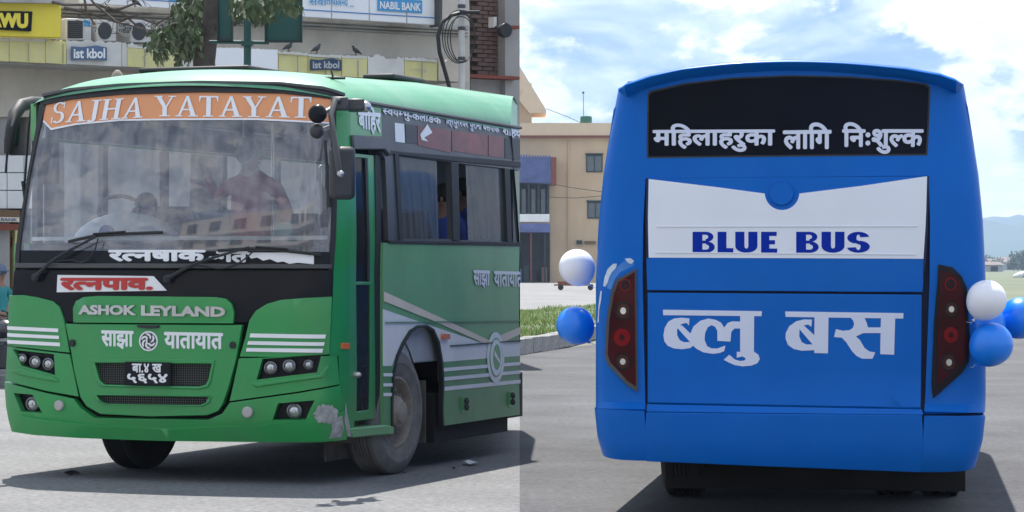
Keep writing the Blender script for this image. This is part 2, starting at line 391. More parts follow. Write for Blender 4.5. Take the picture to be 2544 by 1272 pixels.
# ------------------------------------------------------------------ people
def person(name, joints, edges, mats, label, hair='hair', cap=None, face_dir=(0, -1, 0), skin_mat='skin'):
    """joints: {name: ((x,y,z), radius)}; edges: [(a, b, material)]; one continuous skinned body"""
    names = list(joints); org = joints[names[0]][0]
    root = thing(name, Vector(org), label, 'person')
    me = bpy.data.meshes.new('body'); me.from_pydata([tuple(Vector(joints[k][0]) - Vector(org)) for k in names], [(names.index(a), names.index(b)) for a, b, _ in edges], [])
    o = bpy.data.objects.new('body', me); C.objects.link(o); o.parent = root
    o.modifiers.new('skin', 'SKIN'); lay = me.skin_vertices[0] if me.skin_vertices else None
    for i, k in enumerate(names): r = joints[k][1]; lay.data[i].radius = r if isinstance(r, tuple) else (r, r); lay.data[i].use_root = (i == 0)
    sb = o.modifiers.new('s', 'SUBSURF'); sb.levels = 2; sb.render_levels = 2
    dg = bpy.context.evaluated_depsgraph_get(); m2 = bpy.data.meshes.new_from_object(o.evaluated_get(dg)); o.modifiers.clear(); o.data = m2
    ms = sorted(set(m for _, _, m in edges)); m2.materials.clear()
    for m in ms: m2.materials.append(M[m])
    segs = [(Vector(joints[a][0]) - Vector(org), Vector(joints[b][0]) - Vector(org), ms.index(m)) for a, b, m in edges]
    for p in m2.polygons:
        c = p.center; best = 9; bi = 0
        for a, b, i in segs:
            t = max(0, min(1, (c - a).dot(b - a) / max((b - a).length_squared, 1e-6))); d = (c - a - (b - a) * t).length
            if d < best: best = d; bi = i
        p.material_index = bi
    m2.shade_smooth(); ORG[o.name] = Vector(org); ORG[root.name] = Vector(org)
    h = Vector(joints['head'][0]); fd = Vector(face_dir).normalized(); rt = Vector((fd.y, -fd.x, 0)).normalized(); up = Vector((0, 0, 1))
    m3 = Matrix((rt, fd, up)).transposed()
    f = B(); f.ball(h + fd * .10 - up * .015, (.014, .02, .026), 8, 6, m3); f.ball(h + fd * .085 - up * .055, (.026, .012, .009), 8, 6, m3)
    for s in (-1, 1): f.ball(h + rt * s * .085 + up * -.01, (.012, .02, .03), 8, 6, m3)
    f.out('face_features', skin_mat, root)
    e = B()
    for s in (-1, 1): e.ball(h + rt * s * .032 + fd * .088 + up * .012, (.014, .008, .007), 8, 5, m3); e.box(h + rt * s * .034 + fd * .092 + up * .035, (.035, .01, .006), mat3=m3)
    e.out('eyes', 'hair', root)
    hb = B(); hb.ball(h - fd * .022 + up * .03, (.094, .102, .105), 18, 12, m3); hb.out('hair', hair, root)
    if cap:
        cb = B(); cb.ball(h - fd * .008 + up * .05, (.104, .115, .10), 18, 12, m3); cb.out('cap', cap, root)
        br = B(); br.ball(h + fd * .09 + up * .045, (.085, .10, .012), 18, 8, m3); br.out('cap_brim', cap, root)
    return root
def sit_person(c, fd, shirt, label, trousers='cloth_dark', scale=1.0, cap=None, hair='hair'):
    """c: seat point (hips); fd: facing"""
    c = Vector(c); fd = Vector(fd).normalized(); rt = Vector((fd.y, -fd.x, 0)); up = Vector((0, 0, 1)); k = scale
    P = lambda r, f, u: tuple(c + (rt * r + fd * f + up * u) * k)
    J = {'pelvis': (P(0, 0, .06), (.15 * k, .12 * k)), 'waist': (P(0, .0, .22), (.14 * k, .105 * k)), 'chest': (P(0, 0, .40), (.16 * k, .115 * k)), 'collar': (P(0, 0, .53), (.09 * k, .075 * k)),
         'neck': (P(0, .015, .60), .052 * k), 'head': (P(0, .03, .72), (.082 * k, .095 * k)), 'crown': (P(0, .02, .80), .065 * k)}
    E = [('pelvis', 'waist', shirt), ('waist', 'chest', shirt), ('chest', 'collar', shirt), ('collar', 'neck', 'skin'), ('neck', 'head', 'skin'), ('head', 'crown', 'skin')]
    for s, n in ((-1, 'l'), (1, 'r')):
        J['sh' + n] = (P(s * .18, 0, .48), .062 * k); J['el' + n] = (P(s * .24, .06, .24), .045 * k); J['wr' + n] = (P(s * .16, .26, .16), .03 * k); J['ha' + n] = (P(s * .13, .34, .15), .032 * k)
        J['kn' + n] = (P(s * .12, .42, .05), .068 * k); J['an' + n] = (P(s * .12, .46, -.36), .042 * k); J['to' + n] = (P(s * .12, .60, -.40), .035 * k)
        E += [('collar', 'sh' + n, shirt), ('sh' + n, 'el' + n, shirt), ('el' + n, 'wr' + n, 'skin'), ('wr' + n, 'ha' + n, 'skin'), ('pelvis', 'kn' + n, trousers), ('kn' + n, 'an' + n, trousers), ('an' + n, 'to' + n, 'cloth_dark')]
    return person('person', J, E, None, label, hair, cap, fd)

# ------------------------------------------------------------------ green bus: its front, corner and sides are one surface
TH = rad(20); LV = Vector((-math.cos(TH), math.sin(TH), 0)); SV = Vector((math.sin(TH), math.cos(TH), 0))
WB, RC = 2.98, .22; QB = RC * math.pi / 2
GO = Vector((-1.273, 21.9, 0)) - SV * .36
def inset(z): return .11 * max(0, (z - 1.9) / 1.1) ** 1.2 + (.02 * (.75 - z) / .4 if z < .75 else 0)
def lean(z): return .30 * max(0, (z - 1.66) / 1.4) ** 1.35 + (.05 * max(0, (.62 - z) / .25) ** 2)
def plan(p):
    if p < 0: return 0, RC - p
    if p < QB: f = p / RC; return RC * (1 - math.cos(f)), RC * (1 - math.sin(f))
    if p < QB + WB - 2 * RC: return RC + p - QB, 0
    p -= QB + WB - 2 * RC
    if p < QB: f = p / RC; return WB - RC + RC * math.sin(f), RC * (1 - math.cos(f))
    return WB, RC + p - QB
def LB(u, v, z): return GO + LV * u + SV * v + Vector((0, 0, z))
def gfn(p, z):
    u, v = plan(p); t = 2 * u / WB - 1
    v += .13 * t * t + lean(z); i = inset(z); u = WB / 2 + (u - WB / 2) * (1 - 2 * i / WB)
    return LB(u, v, z)
class GSkin(Skin):
    def inv(s, px, py):
        a, b = Skin.inv(s, px, py); x, y = proj(s.fn(a, b))
        lim = QB + WB - 2 * RC + QB * .62
        if abs(x - px) + abs(y - py) > 1 or a > lim:
            a = lim
            for _ in range(8):
                y = proj(s.fn(a, b))[1]; y2 = proj(s.fn(a, b + .01))[1]; b += (py - y) / ((y2 - y) / .01)
        return (a, b)
GF = GSkin(gfn, (1.5, 1.6), .09); GS = Skin(gfn, (-1.5, 1.6), .3)
VEND = GS.inv(1291, 650)[0]              # rear end, measured along the side (negative)
gb = thing('green_bus', GO, 'green city bus with orange sunstrip and lettered black windscreen mask, seen from its front corner', 'bus')
# --- front
lowA = [(21, 948), (120, 976), (188, 990), (205, 1012), (240, 1036), (520, 1041), (556, 1026), (575, 1000), (740, 977), (838, 958)]
bump = lowA + [(846, 1030), (849, 1088), (640, 1090), (400, 1087), (200, 1080), (92, 1073), (38, 1068), (25, 1010)]
fogL = [(41, 976), (87, 980), (111, 1024), (59, 1021)]; fogR = [(694, 1002), (782, 994), (762, 1041), (680, 1042)]
bp = panel('bumper', GF, bump, 'green', gb, .035, .06, [fogL, fogR], bevel=.012)
panel('bumper_lip', GF, [(62, 1030), (110, 1037), (250, 1052), (430, 1060), (640, 1052), (760, 1040), (846, 1020), (849, 1088), (640, 1090), (400, 1087), (200, 1080), (92, 1073), (45, 1066)], 'green', gb, .058, .024, bevel=.012)
for poly, c, r in ((fogL, (80, 1004), 15), (fogR, (731, 1021), 17)):
    panel('fog_lamp_recess', GF, [(sum(q[0] for q in poly) / 4 + (x - sum(q[0] for q in poly) / 4) * 1.12, sum(q[1] for q in poly) / 4 + (y - sum(q[1] for q in poly) / 4) * 1.12) for x, y in poly], 'black', gb, -.035, .01)
def lamp(c, r, parent, off=0, name='headlight', m='lamp'):
    a, b = GF.inv(*c); p = GF.fn(a, b); n = GF.nrm(a, b); n = (n * .6 + Vector((0, -1, 0)) * .4).normalized(); R_ = r / F * p.y
    t = B().lathe(p + n * off, n, [(R_ * 1.25, -.05), (R_ * 1.25, .012), (R_ * 1.05, .016), (R_ * .98, 0), (R_ * .7, -.03)], 28).out(name, 'lamp_ring', parent)
    B().lathe(p + n * off, n, [(R_ * .98, 0), (R_ * .8, .012), (R_ * .45, .022), (0, .025)], 24).out('lens', m, t)
    B().lathe(p + n * off, n, [(R_ * .35, .021), (R_ * .3, .03), (0, .032)], 16).out('bulb_shield', 'chrome', t)
for c, r in (((80, 1004), 14), ((731, 1021), 15)): lamp(c, r, gb, -.01, 'fog_lamp')
M['refl'] = mat('round_reflector', (.42, .40, .39), .3, coat=.8)
for c, r in (((155, 1006), 13), ((620, 1022), 14)):
    a, b = GF.inv(*c); p = GF.fn(a, b); n = GF.nrm(a, b); R_ = r / F * p.y
    B().lathe(p, n, [(R_, .03), (R_, .055), (R_ * .85, .062), (0, .064)], 24).out('round_reflector', 'refl', gb)
def jag(c, rx, ry, n=46, seed=1, amp=.28):
    q = random.Random(seed); return [(c[0] + rx * (1 + q.uniform(-amp, amp)) * math.cos(2 * math.pi * i / n), c[1] + ry * (1 + q.uniform(-amp, amp)) * math.sin(2 * math.pi * i / n)) for i in range(n)]
panel('scuffed_patch', GF, [[(x + 8, y) for x, y in jag((798, 1026), 24, 22, 40, 3, .16)], [(815, 1040), (838, 1030), (842, 1060), (836, 1083), (822, 1082), (812, 1084), (818, 1062)]], 'scuff', gb, .060, .003, multi=True, step=.05)
panel('scuffed_strip', GF, [(846, 1000), (849, 1030), (853, 1052), (857, 1082), (850, 1080), (846, 1060), (843, 1040)], 'scuff', gb, .061, .003, step=.05)
# green corner panels
cl_u = [(30, 734), (62, 733), (95, 738), (135, 748), (152, 762), (163, 792), (170, 830), (178, 876), (120, 870), (26, 858)]
cl_l = [(26, 861), (120, 873), (178, 880), (190, 935), (200, 985), (120, 971), (22, 944)]
cr_u = [(822, 737), (760, 740), (700, 745), (665, 755), (638, 772), (622, 796), (612, 840), (598, 886), (700, 888), (816, 880)]
cr_l = [(597, 890), (816, 884), (832, 884), (838, 954), (740, 973), (574, 996)]
hlL = [(41, 869), (139, 880), (142, 932), (58, 908)]; hlR = [(655, 891), (797, 883), (787, 925), (640, 943)]
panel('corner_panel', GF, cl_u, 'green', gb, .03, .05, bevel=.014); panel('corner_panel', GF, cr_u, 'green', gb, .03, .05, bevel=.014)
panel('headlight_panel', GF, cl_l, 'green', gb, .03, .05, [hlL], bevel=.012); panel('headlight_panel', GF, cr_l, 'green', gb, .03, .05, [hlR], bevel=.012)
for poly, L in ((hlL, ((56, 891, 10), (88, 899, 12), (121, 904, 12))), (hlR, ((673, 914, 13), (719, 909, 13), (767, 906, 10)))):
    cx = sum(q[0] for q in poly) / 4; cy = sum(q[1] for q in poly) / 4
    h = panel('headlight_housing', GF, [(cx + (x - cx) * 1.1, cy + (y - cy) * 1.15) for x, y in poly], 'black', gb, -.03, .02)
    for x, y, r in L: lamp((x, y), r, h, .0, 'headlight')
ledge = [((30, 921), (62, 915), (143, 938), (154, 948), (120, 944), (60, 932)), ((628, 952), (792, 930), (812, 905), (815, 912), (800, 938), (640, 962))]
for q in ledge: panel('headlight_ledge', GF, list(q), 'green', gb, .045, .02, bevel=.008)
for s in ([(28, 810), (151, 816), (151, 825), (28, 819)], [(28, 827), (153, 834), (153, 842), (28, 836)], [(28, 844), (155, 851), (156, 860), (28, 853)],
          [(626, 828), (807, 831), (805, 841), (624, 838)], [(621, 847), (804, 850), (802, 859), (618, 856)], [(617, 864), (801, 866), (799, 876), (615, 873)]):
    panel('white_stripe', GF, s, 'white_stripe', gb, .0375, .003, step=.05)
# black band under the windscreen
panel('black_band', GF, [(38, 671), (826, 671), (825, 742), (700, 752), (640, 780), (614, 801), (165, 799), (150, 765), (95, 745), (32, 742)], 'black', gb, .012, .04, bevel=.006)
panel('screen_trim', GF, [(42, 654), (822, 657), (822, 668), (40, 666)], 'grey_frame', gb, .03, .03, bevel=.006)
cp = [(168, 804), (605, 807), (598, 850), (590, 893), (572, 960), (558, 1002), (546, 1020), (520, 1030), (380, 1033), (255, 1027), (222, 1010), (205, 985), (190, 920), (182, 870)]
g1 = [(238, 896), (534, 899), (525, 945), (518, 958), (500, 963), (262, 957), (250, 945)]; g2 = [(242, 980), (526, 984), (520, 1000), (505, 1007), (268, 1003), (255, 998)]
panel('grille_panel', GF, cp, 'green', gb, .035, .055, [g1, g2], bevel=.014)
for g in (g1, g2):
    cx = sum(q[0] for q in g) / len(g); cy = sum(q[1] for q in g) / len(g)
    fr = [(cx + (x - cx) * 1.04, cy + (y - cy) * 1.16) for x, y in g]; fi = [(cx + (x - cx) * .975, cy + (y - cy) * .88) for x, y in g]
    panel('grille_surround', GF, fr, 'green', gb, .046, .018, [fi], bevel=.007)
    ab = GF.P(g); a0, a1 = min(q[0] for q in ab), max(q[0] for q in ab); b0, b1 = min(q[1] for q in ab), max(q[1] for q in ab)
    panel('grille_back', GF, [(a0 - .03, b0 - .03), (a1 + .03, b0 - .03), (a1 + .03, b1 + .03), (a0 - .03, b1 + .03)], 'under', gb, -.03, .01, ab=True)
    gm = B(); n = int((a1 - a0) / .019)
    for i in range(n):
        a = a0 + (a1 - a0) * (i + .5) / n
        if inside(a, (b0 + b1) / 2, ab): gm.tube([GF.pt(a, b0, -.005), GF.pt(a, b1, -.005)], .0022, 4, False)
    n = int((b1 - b0) / .017)
    for i in range(n):
        b = b0 + (b1 - b0) * (i + .5) / n; gm.tube([GF.pt(a, b, -.008) for a in lin(a0 + .03, a1 - .03, 12)], .0025, 4, False)
    tag(gm.out('grille_mesh', 'mesh', gb), kind='stuff')
panel('badge_panel', GF, [(190, 801), (189, 765), (196, 748), (215, 738), (250, 735), (540, 738), (566, 742), (580, 755), (586, 775), (584, 803)], 'green', gb, .045, .04, bevel=.014)
lettering('badge_lettering', GF, glyph('ASHOK', .05), [(205, 757), (348, 758), (348, 783), (205, 781)], 'chrome', gb, .064, .02, slices=6)
lettering('badge_lettering', GF, glyph('LEYLAND', .05), [(360, 758), (567, 762), (567, 787), (360, 784)], 'chrome', gb, .064, .02, slices=8)
lettering('front_lettering', GF, text2d('साझा', .035), [(258, 820), (338, 822), (338, 868), (258, 866)], 'white_letter', gb, .038, 0, slices=4)
lettering('front_lettering', GF, text2d('यातायात', .035), [(413, 824), (559, 827), (559, 868), (413, 866)], 'white_letter', gb, .038, 0, slices=6)
em = panel('round_emblem', GF, ell(375, 847, 23, 25), 'white_letter', gb, .044, .012, step=.05)
panel('emblem_disc', GF, ell(375, 847, 19.5, 21), 'plastic', em, .046, .003, step=.05)
for k in range(6):
    a = 60 * k + 10
    c = [(375 + r * 19 * math.cos(rad(a + w)), 847 + r * 21 * math.sin(rad(a + w))) for r, w in ((.98, 0), (.9, 28), (.7, 55), (.36, 82), (.36, 60), (.62, 30), (.78, 5))]
    panel('emblem_blade', GF, c, 'white_letter', em, .048, .002, step=.05)
lettering('emblem_letter', GF, glyph('L', .03), [(370, 839), (381, 839), (381, 855), (370, 855)], 'white_letter', em, .05, 0)
pl = panel('number_plate', GF, [(321, 898), (433, 900), (433, 958), (321, 956)], 'black', gb, .075, .012, bevel=.003)
lettering('plate_lettering', GF, text2d('बा.४ ख', .03), [(340, 902), (413, 903), (413, 925), (340, 925)], 'white_letter', pl, .078, 0)
lettering('plate_lettering', GF, text2d('५६५४', .035), [(328, 927), (427, 928), (427, 952), (328, 951)], 'white_letter', pl, .078, 0)
for c in ((187, 852), (583, 857)): panel('panel_latch', GF, ell(c[0], c[1], 7, 9, 10), 'rubber', gb, .055, .03)
panel('grille_handle', GF, [(348, 807), (403, 808), (400, 814), (378, 816), (350, 813)], 'rubber', gb, .06, .03, bevel=.005)
panel('paper_sticker', GF, [(146, 683), (384, 686), (417, 722), (144, 726)], 'white_letter', gb, .018, .003)
lettering('sticker_lettering', GF, text2d('रत~नपाव.', .055), [(154, 690), (384, 690), (384, 721), (152, 722)], 'red', gb, .024, 0, slices=8)
# windscreen
scr = [(113, 258), (180, 246), (300, 235), (500, 229), (700, 231), (822, 243), (826, 450), (822, 600), (816, 657), (44, 656), (52, 600), (60, 540), (76, 440), (95, 330)]
panel('windscreen', GF, scr, 'glass_w', gb, .0, 0)
panel('screen_mask', GF, [(44, 656), (49, 622), (820, 626), (816, 657)], 'black', gb, .003, .01)
panel('sunstrip', GF, [(113, 259), (180, 247), (300, 236), (500, 230), (700, 232), (822, 244), (824, 308), (640, 297), (450, 297), (300, 299), (190, 309), (128, 322), (108, 300)], 'orange', gb, .004, .003)
panel('sunstrip_border', GF, [(108, 303), (128, 324), (190, 311), (300, 301), (450, 299), (640, 299), (824, 309), (824, 305), (640, 294.5), (450, 295), (300, 297), (190, 307), (129, 319), (110, 299)], 'white_letter', gb, .008, .002)
lettering('sunstrip_lettering', GF, serif_text('SAJHA', .17), [(128, 256), (356, 242), (356, 297), (128, 312)], 'white_letter', gb, .011, 0, slices=8)
lettering('sunstrip_lettering', GF, serif_text('YATAYAT', .03), [(385, 239), (775, 242), (775, 294), (385, 290)], 'white_letter', gb, .011, 0, slices=14)
lettering('mask_lettering', GF, text2d('रत~नषाक', .05), [(270, 621), (512, 621), (512, 650), (270, 650)], 'white_letter', gb, .008, 0, slices=8)
lettering('mask_lettering', GF, text2d('-गत', .05), [(520, 624), (618, 625), (618, 653), (520, 651)], 'white_letter', gb, .008, 0, slices=4)
panel('torn_sticker', GF, [(612, 628), (780, 628), (780, 657), (762, 655), (740, 653), (720, 656), (705, 650), (690, 652), (672, 644), (655, 648), (640, 640), (625, 643)], 'white_stripe', gb, .012, .002)
panel('roof_seal', GF, [(112, 240), (180, 226), (300, 215), (500, 208), (700, 211), (800, 222), (850, 240), (862, 262), (824, 247), (700, 233), (500, 230), (300, 236), (180, 248), (112, 262)], 'rubber', gb, .02, .04, bevel=.005)
panel('seal_rim', GF, [(112, 236), (180, 222), (300, 211), (500, 204), (700, 207), (800, 218), (850, 234), (850, 241), (800, 225), (700, 213), (500, 210), (300, 217), (180, 228), (112, 243)], 'grey_frame', gb, .035, .03, bevel=.004)
panel('windscreen_pillar', GF, [(822, 243), (832, 243), (836, 450), (832, 600), (827, 672), (815, 672), (820, 600), (824, 450)], 'rubber', gb, .015, .05)
panel('windscreen_pillar', GF, [(104, 246), (116, 258), (96, 340), (76, 440), (60, 545), (49, 660), (40, 670), (40, 640), (60, 500), (90, 330)], 'rubber', gb, .012, .05)
# corner column beside the door: from the front round to the side
colp = GF.P([(829, 430), (833, 600), (828, 672), (826, 737), (818, 884), (840, 884), (842, 958), (852, 1086)]) ; dz = lambda y: GS.inv(866, y)
panel('corner_pillar', GF, colp + [(-.02, dz(1082)[1]), (-.02, dz(700)[1]), (-.02, dz(430)[1]), (-.02, dz(252)[1])] + GF.P([(862, 250), (836, 250)]), 'green', gb, .006, .04, ab=True)
panel('side_marker', GF, [(846, 852), (864, 852), (864, 867), (846, 867)], 'amber', gb, .02, .02, bevel=.004)
# wipers
def wire(name, pts, r, m, parent, skin=GF, n=6):
    P = []
    for x, y, off in pts: a, b = skin.inv(x, y); P.append(skin.pt(a, b, off))
    Q = []
    for i in range(len(P) - 1):
        p0, p1, p2, p3 = P[max(i - 1, 0)], P[i], P[i + 1], P[min(i + 2, len(P) - 1)]
        for k in range(5):
            t = k / 5; Q.append(.5 * ((2 * p1) + (p2 - p0) * t + (2 * p0 - 5 * p1 + 4 * p2 - p3) * t * t + (3 * p1 - p0 - 3 * p2 + p3) * t ** 3))
    Q.append(P[-1]); return B().tube(Q, r, n).out(name, m, parent)
for arm, blade, hose, hub in ((((100, 688, .06), (150, 645, .07), (250, 590, .06)), ((176, 602, .03), (240, 589, .04), (320, 583, .04), (408, 579, .03)), ((150, 650, .06), (185, 648, .04), (215, 652, .04), (240, 630, .05), (252, 595, .05)), (98, 689)),
                         (((425, 692, .06), (500, 655, .07), (625, 617, .06)), ((545, 624, .03), (640, 620, .04), (720, 626, .04), (796, 634, .03)), ((500, 660, .06), (550, 668, .04), (590, 658, .04), (620, 640, .05), (645, 615, .05)), (423, 693))):
    w = wire('wiper_arm', arm, [.02, .018, .016, .014, .013, .012, .012, .011, .010, .010, .010], 'rubber', gb)
    wire('wiper_blade', blade, .013, 'rubber', w); wire('wiper_blade', [(x, y - 5, o + .015) for x, y, o in blade[1:3]], .007, 'rubber', w); wire('washer_hose', hose, .006, 'rubber', w)
    a, b = GF.inv(*hub); B().lathe(GF.fn(a, b), GF.nrm(a, b), [(.035, 0), (.035, .06), (.02, .075), (0, .076)], 14).out('wiper_hub', 'rubber', w)
# --- roof
def vfront(u):
    t = 2 * u / WB - 1; c = 0; d = min(u, WB - u)
    if d < RC: c = RC - math.sqrt(max(0, RC * RC - (RC - d) ** 2))
    return .13 * t * t + c + lean(3.06)
def e_(x): x = min(max(x, 0), 1); return math.sqrt(max(0, 1 - (1 - x) ** 2))
def roofpt(u, w, d0=0):
    t = 2 * u / WB - 1; i = inset(3.02); du = min(u, WB - u)
    zg = 2.985 + .105 * (1 - t * t) * (1 - .35 * min(1, w / 1.5)) - .016 * min(w, 3.4)
    z = zg + (.17 + .05 * min(max(w, 0), 3.4)) * e_(du / .55) * e_((w + .01) / .6) + .03 * e_(w / 1.6) * (1 - t * t) - d0
    return LB(WB / 2 + (u - WB / 2) * (1 - 2 * (i - .02) / WB), vfront(u) + w - .03 * (1 - w / .5 if w < .5 else 0), z)
us = [0, .004, .012, .025, .05, .08, .12, .17, .22, .3, .4, .5, .6] + lin(.75, WB - .75, 14) + [WB - x for x in (.6, .5, .4, .3, .22, .17, .12, .08, .05, .025, .012, .004, 0)]
vtot = RC - VEND + .13
def wrow(u, k): return k
ws = [0, .006, .02, .045, .08, .13, .2, .28, .37, .48, .6, .8, 1.1, 1.5, 2.1, 2.8]
rf = B(); rf.grid(lambda u, w: roofpt(u, w) if w < 2.9 else roofpt(u, w), us, ws)
last = len(rf.v)
VE = RC - VEND + .15
RAKE = 2.75
def vend(u): return VE + RAKE * min(u, 1.25)
rl = []
for u in us:
    w = vend(u) - vfront(u); p = roofpt(u, w); rl.append(p)
k = len(rf.v); rf.v += rl
for i in range(len(us) - 1): a = k - len(us) + i; rf.f.append((a, a + 1, a + 1 + len(us), a + len(us)))
rf.out('roof', 'green_roof', gb, ang=50)
B().grid(lambda u, w: roofpt(u, w, .09), us[4:-4], lin(.1, 2.8, 8)).out('ceiling', 'interior', gb)
gt = [GS.pt(p, 3.0 + .010 * p, .02) for p in lin(0, VEND, 12)]
B().tube(gt, .016, 6).out('roof_gutter', 'grey_frame', gb)
def hatch(name, u, w, su, sv, h, z0, m='rubber', par=gb):
    c = roofpt(u, w) + Vector((0, 0, z0)); m3 = Matrix((LV, SV, Vector((0, 0, 1)))).transposed(); b = B()
    b.box(c + Vector((0, 0, h / 2)), (su, sv, h), mat3=m3); return b.out(name, m, par, bevel=.02)
hatch('roof_vent', 1.62, 1.0, 1.0, .8, .045, -.02); hatch('roof_vent', .75, 2.9, .3, .75, .05, -.01)
c = roofpt(2.62, 1.0); B().lathe(c, (0, 0, 1), [(.05, -.1), (.055, .04), (.045, .09), (.02, .12), (0, .125)], 16).out('roof_lamp', mat('tan_roof_lamp', (.3, .24, .19), .6), gb)
c = roofpt(.28, .5); B().tube([c + LV * .12 + Vector((0, 0, .015)), c - LV * .1 + Vector((0, 0, .01))], .012, 6).tube([c + Vector((0, 0, .01)), c + Vector((0, 0, .07)) + LV * .02], .008, 6).out('roof_bracket', 'rubber', gb)
# --- door side
p = GS.P
def sp(name, pts, m, off=0, thick=.03, par=gb, **k): return panel(name, GS, pts, m, par, off, thick, **k)
sp('door_header', [(866, 252), (945, 258), (948, 340), (870, 336)], 'green', .004)
sp('door_header_box', [(868, 336), (948, 340), (962, 360), (962, 388), (948, 372), (870, 372)], 'grey_frame', .03, .05, bevel=.012)
lettering('door_lettering', GS, text2d('बािहर', .04), [(886, 262), (942, 262), (944, 340), (888, 326)], 'white_letter', gb, .009, 0)
sp('door_jamb', [(866, 372), (882, 372), (884, 700), (880, 1066), (864, 1066)], 'green', -.0, .03)
sp('door_dark_sheet', [(863, 360), (960, 366), (960, 1072), (863, 1078)], 'int_dark', -.16, .02)  # solid dark sheet standing in for the unlit space behind the door
dr = sp('door_leaf', [(880, 378), (948, 386), (946, 1040), (886, 1048)], 'green', -.03, .03, holes=[[(890, 390), (922, 393), (930, 700), (894, 700)], [(894, 708), (930, 708), (928, 1018), (895, 1024)]], bevel=.006)
sp('door_glass', [(888, 386), (926, 388), (932, 704), (892, 704)], 'glass_d', -.045, 0, dr); sp('door_glass', [(892, 704), (932, 704), (930, 1022), (893, 1028)], 'glass_d', -.045, 0, dr)
sp('curtain', [(890, 396), (908, 398), (912, 700), (893, 700)], 'brown', -.10, .01, dr)
sp('door_seal', [(938, 384), (951, 386), (951, 1042), (941, 1044)], 'rubber', -.022, .02, dr)
sp('door_seal', [(915, 392), (920, 392), (926, 700), (921, 700)], 'rubber', -.028, .01, dr)
a, b = GS.inv(882, 931); B().lathe(GS.pt(a, b, 0), GS.nrm(a, b), [(.025, -.02), (.025, .03), (.012, .05), (0, .052)], 12).out('door_lock', 'chrome', dr)
stp = sp('entrance_step', [(862, 1064), (955, 1055), (971, 1060), (971, 1078), (868, 1087)], 'green_side', .03, .25, bevel=.01)
# window band
arch = [(972, 1078), (974, 927), (983, 885), (997, 853), (1016, 822), (1034, 810), (1060, 808), (1076, 818), (1090, 850), (1098, 900), (1101, 962), (1101, 1060)]
w1 = [(986, 385), (1117, 402), (1122, 594), (997, 592)]; w2 = [(1137, 405), (1251, 418), (1258, 601), (1141, 596)]; w3 = [(1264, 420), (1292, 423), (1292, 602), (1269, 602)]
u1 = [(977, 303), (1291, 345), (1291, 398), (979, 358)]
sp('window_band', [(946, 258), (1291, 331), (1291, 612), (965, 603), (957, 396), (949, 380)], 'grey_frame', .0, .04, holes=[w1, w2, w3])
lettering('route_lettering', GS, text2d('स~वयम~भु-कलिङक', .03), [(948, 260), (1094, 282), (1094, 317), (948, 290)], 'white_letter', gb, .006)
lettering('route_lettering', GS, text2d('ि~त्रपुरेश~वर पुरानो बसपाक', .03, .0) if False else text2d('ित्रपुरेश~वर पुरानो बसपाक', .03), [(1106, 284), (1238, 304), (1238, 338), (1106, 315)], 'white_letter', gb, .006)
lettering('route_lettering', GS, text2d('शिहदगेट', .03), [(1247, 306), (1316, 316), (1316, 351), (1247, 339)], 'white_letter', gb, .006, amax=VEND)
qx = 0
up = [((980, 305), (1003, 308), (1005, 355), (982, 352), 'white_side'), ((1006, 308), (1034, 312), (1036, 358), (1008, 355), 'plastic'), ((1036, 312), (1118, 324), (1118, 380), (1038, 361), 'red_film'),
      ((1122, 325), (1210, 336), (1210, 388), (1122, 375), 'red_film'), ((1213, 336), (1250, 341), (1250, 393), (1213, 388), 'red_film'), ((1254, 342), (1291, 346), (1291, 397), (1254, 393), 'plastic')]
for a_, b_, c_, d_, mm in up: sp('upper_window_pane', [a_, b_, c_, d_], mm, .004, .01)
sp('window_divider', [(1060, 309), (1072, 330), (1052, 342), (1062, 352), (1046, 348), (1042, 335)], 'white_side', .008, .002)
for f_ in ([(960, 374), (1291, 402), (1291, 416), (1130, 402), (978, 383), (960, 388)], [(962, 597), (1291, 602), (1291, 612), (964, 605)], [(1118, 402), (1136, 404), (1140, 600), (1123, 598)], [(1251, 418), (1264, 420), (1269, 604), (1258, 603)], [(978, 380), (988, 384), (998, 600), (990, 600)]):
    sp('window_frame', f_, 'rubber', .012, .05, bevel=.004)
for f_ in ([(1086, 398), (1090, 399), (1096, 594), (1092, 594)], [(1185, 411), (1190, 412), (1193, 598), (1188, 598)]): sp('sliding_pane_frame', f_, 'grey_frame', -.025, .02)
for q in ([(986, 385), (1090, 399), (1095, 594), (997, 592)], [(1162, 407), (1251, 418), (1258, 601), (1168, 597)], [(1278, 420), (1292, 423), (1292, 602), (1280, 602)]): sp('window_pane', q, 'glass_s', -.02, 0)
# lower body side
top = [(953, 603), (1291, 612)]
mask = [(950, 1078)] 
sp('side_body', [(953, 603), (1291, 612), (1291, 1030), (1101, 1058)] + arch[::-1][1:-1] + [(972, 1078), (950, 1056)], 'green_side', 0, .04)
sp('white_field', [(951, 768), (1000, 785), (1190, 850), (1291, 850), (1291, 884), (1101, 899), (1098, 880), (1090, 848), (1078, 817), (1060, 806), (1034, 808), (1015, 820), (996, 850), (982, 883), (973, 909), (951, 909)], 'white_side', .003, .003, step=.15)
sp('green_skirt', [(1101, 899), (1291, 884), (1291, 1029), (1101, 1057)], 'green_dark', .003, .003); sp('green_skirt', [(951, 909), (973, 909), (972, 1076), (951, 1056)], 'green_dark', .003, .003)
sp('cream_stripe', [(952, 724), (1080, 783), (1213, 845), (1291, 812), (1291, 830), (1250, 850), (1200, 852), (1070, 795), (952, 748)], 'cream', .007, .003)
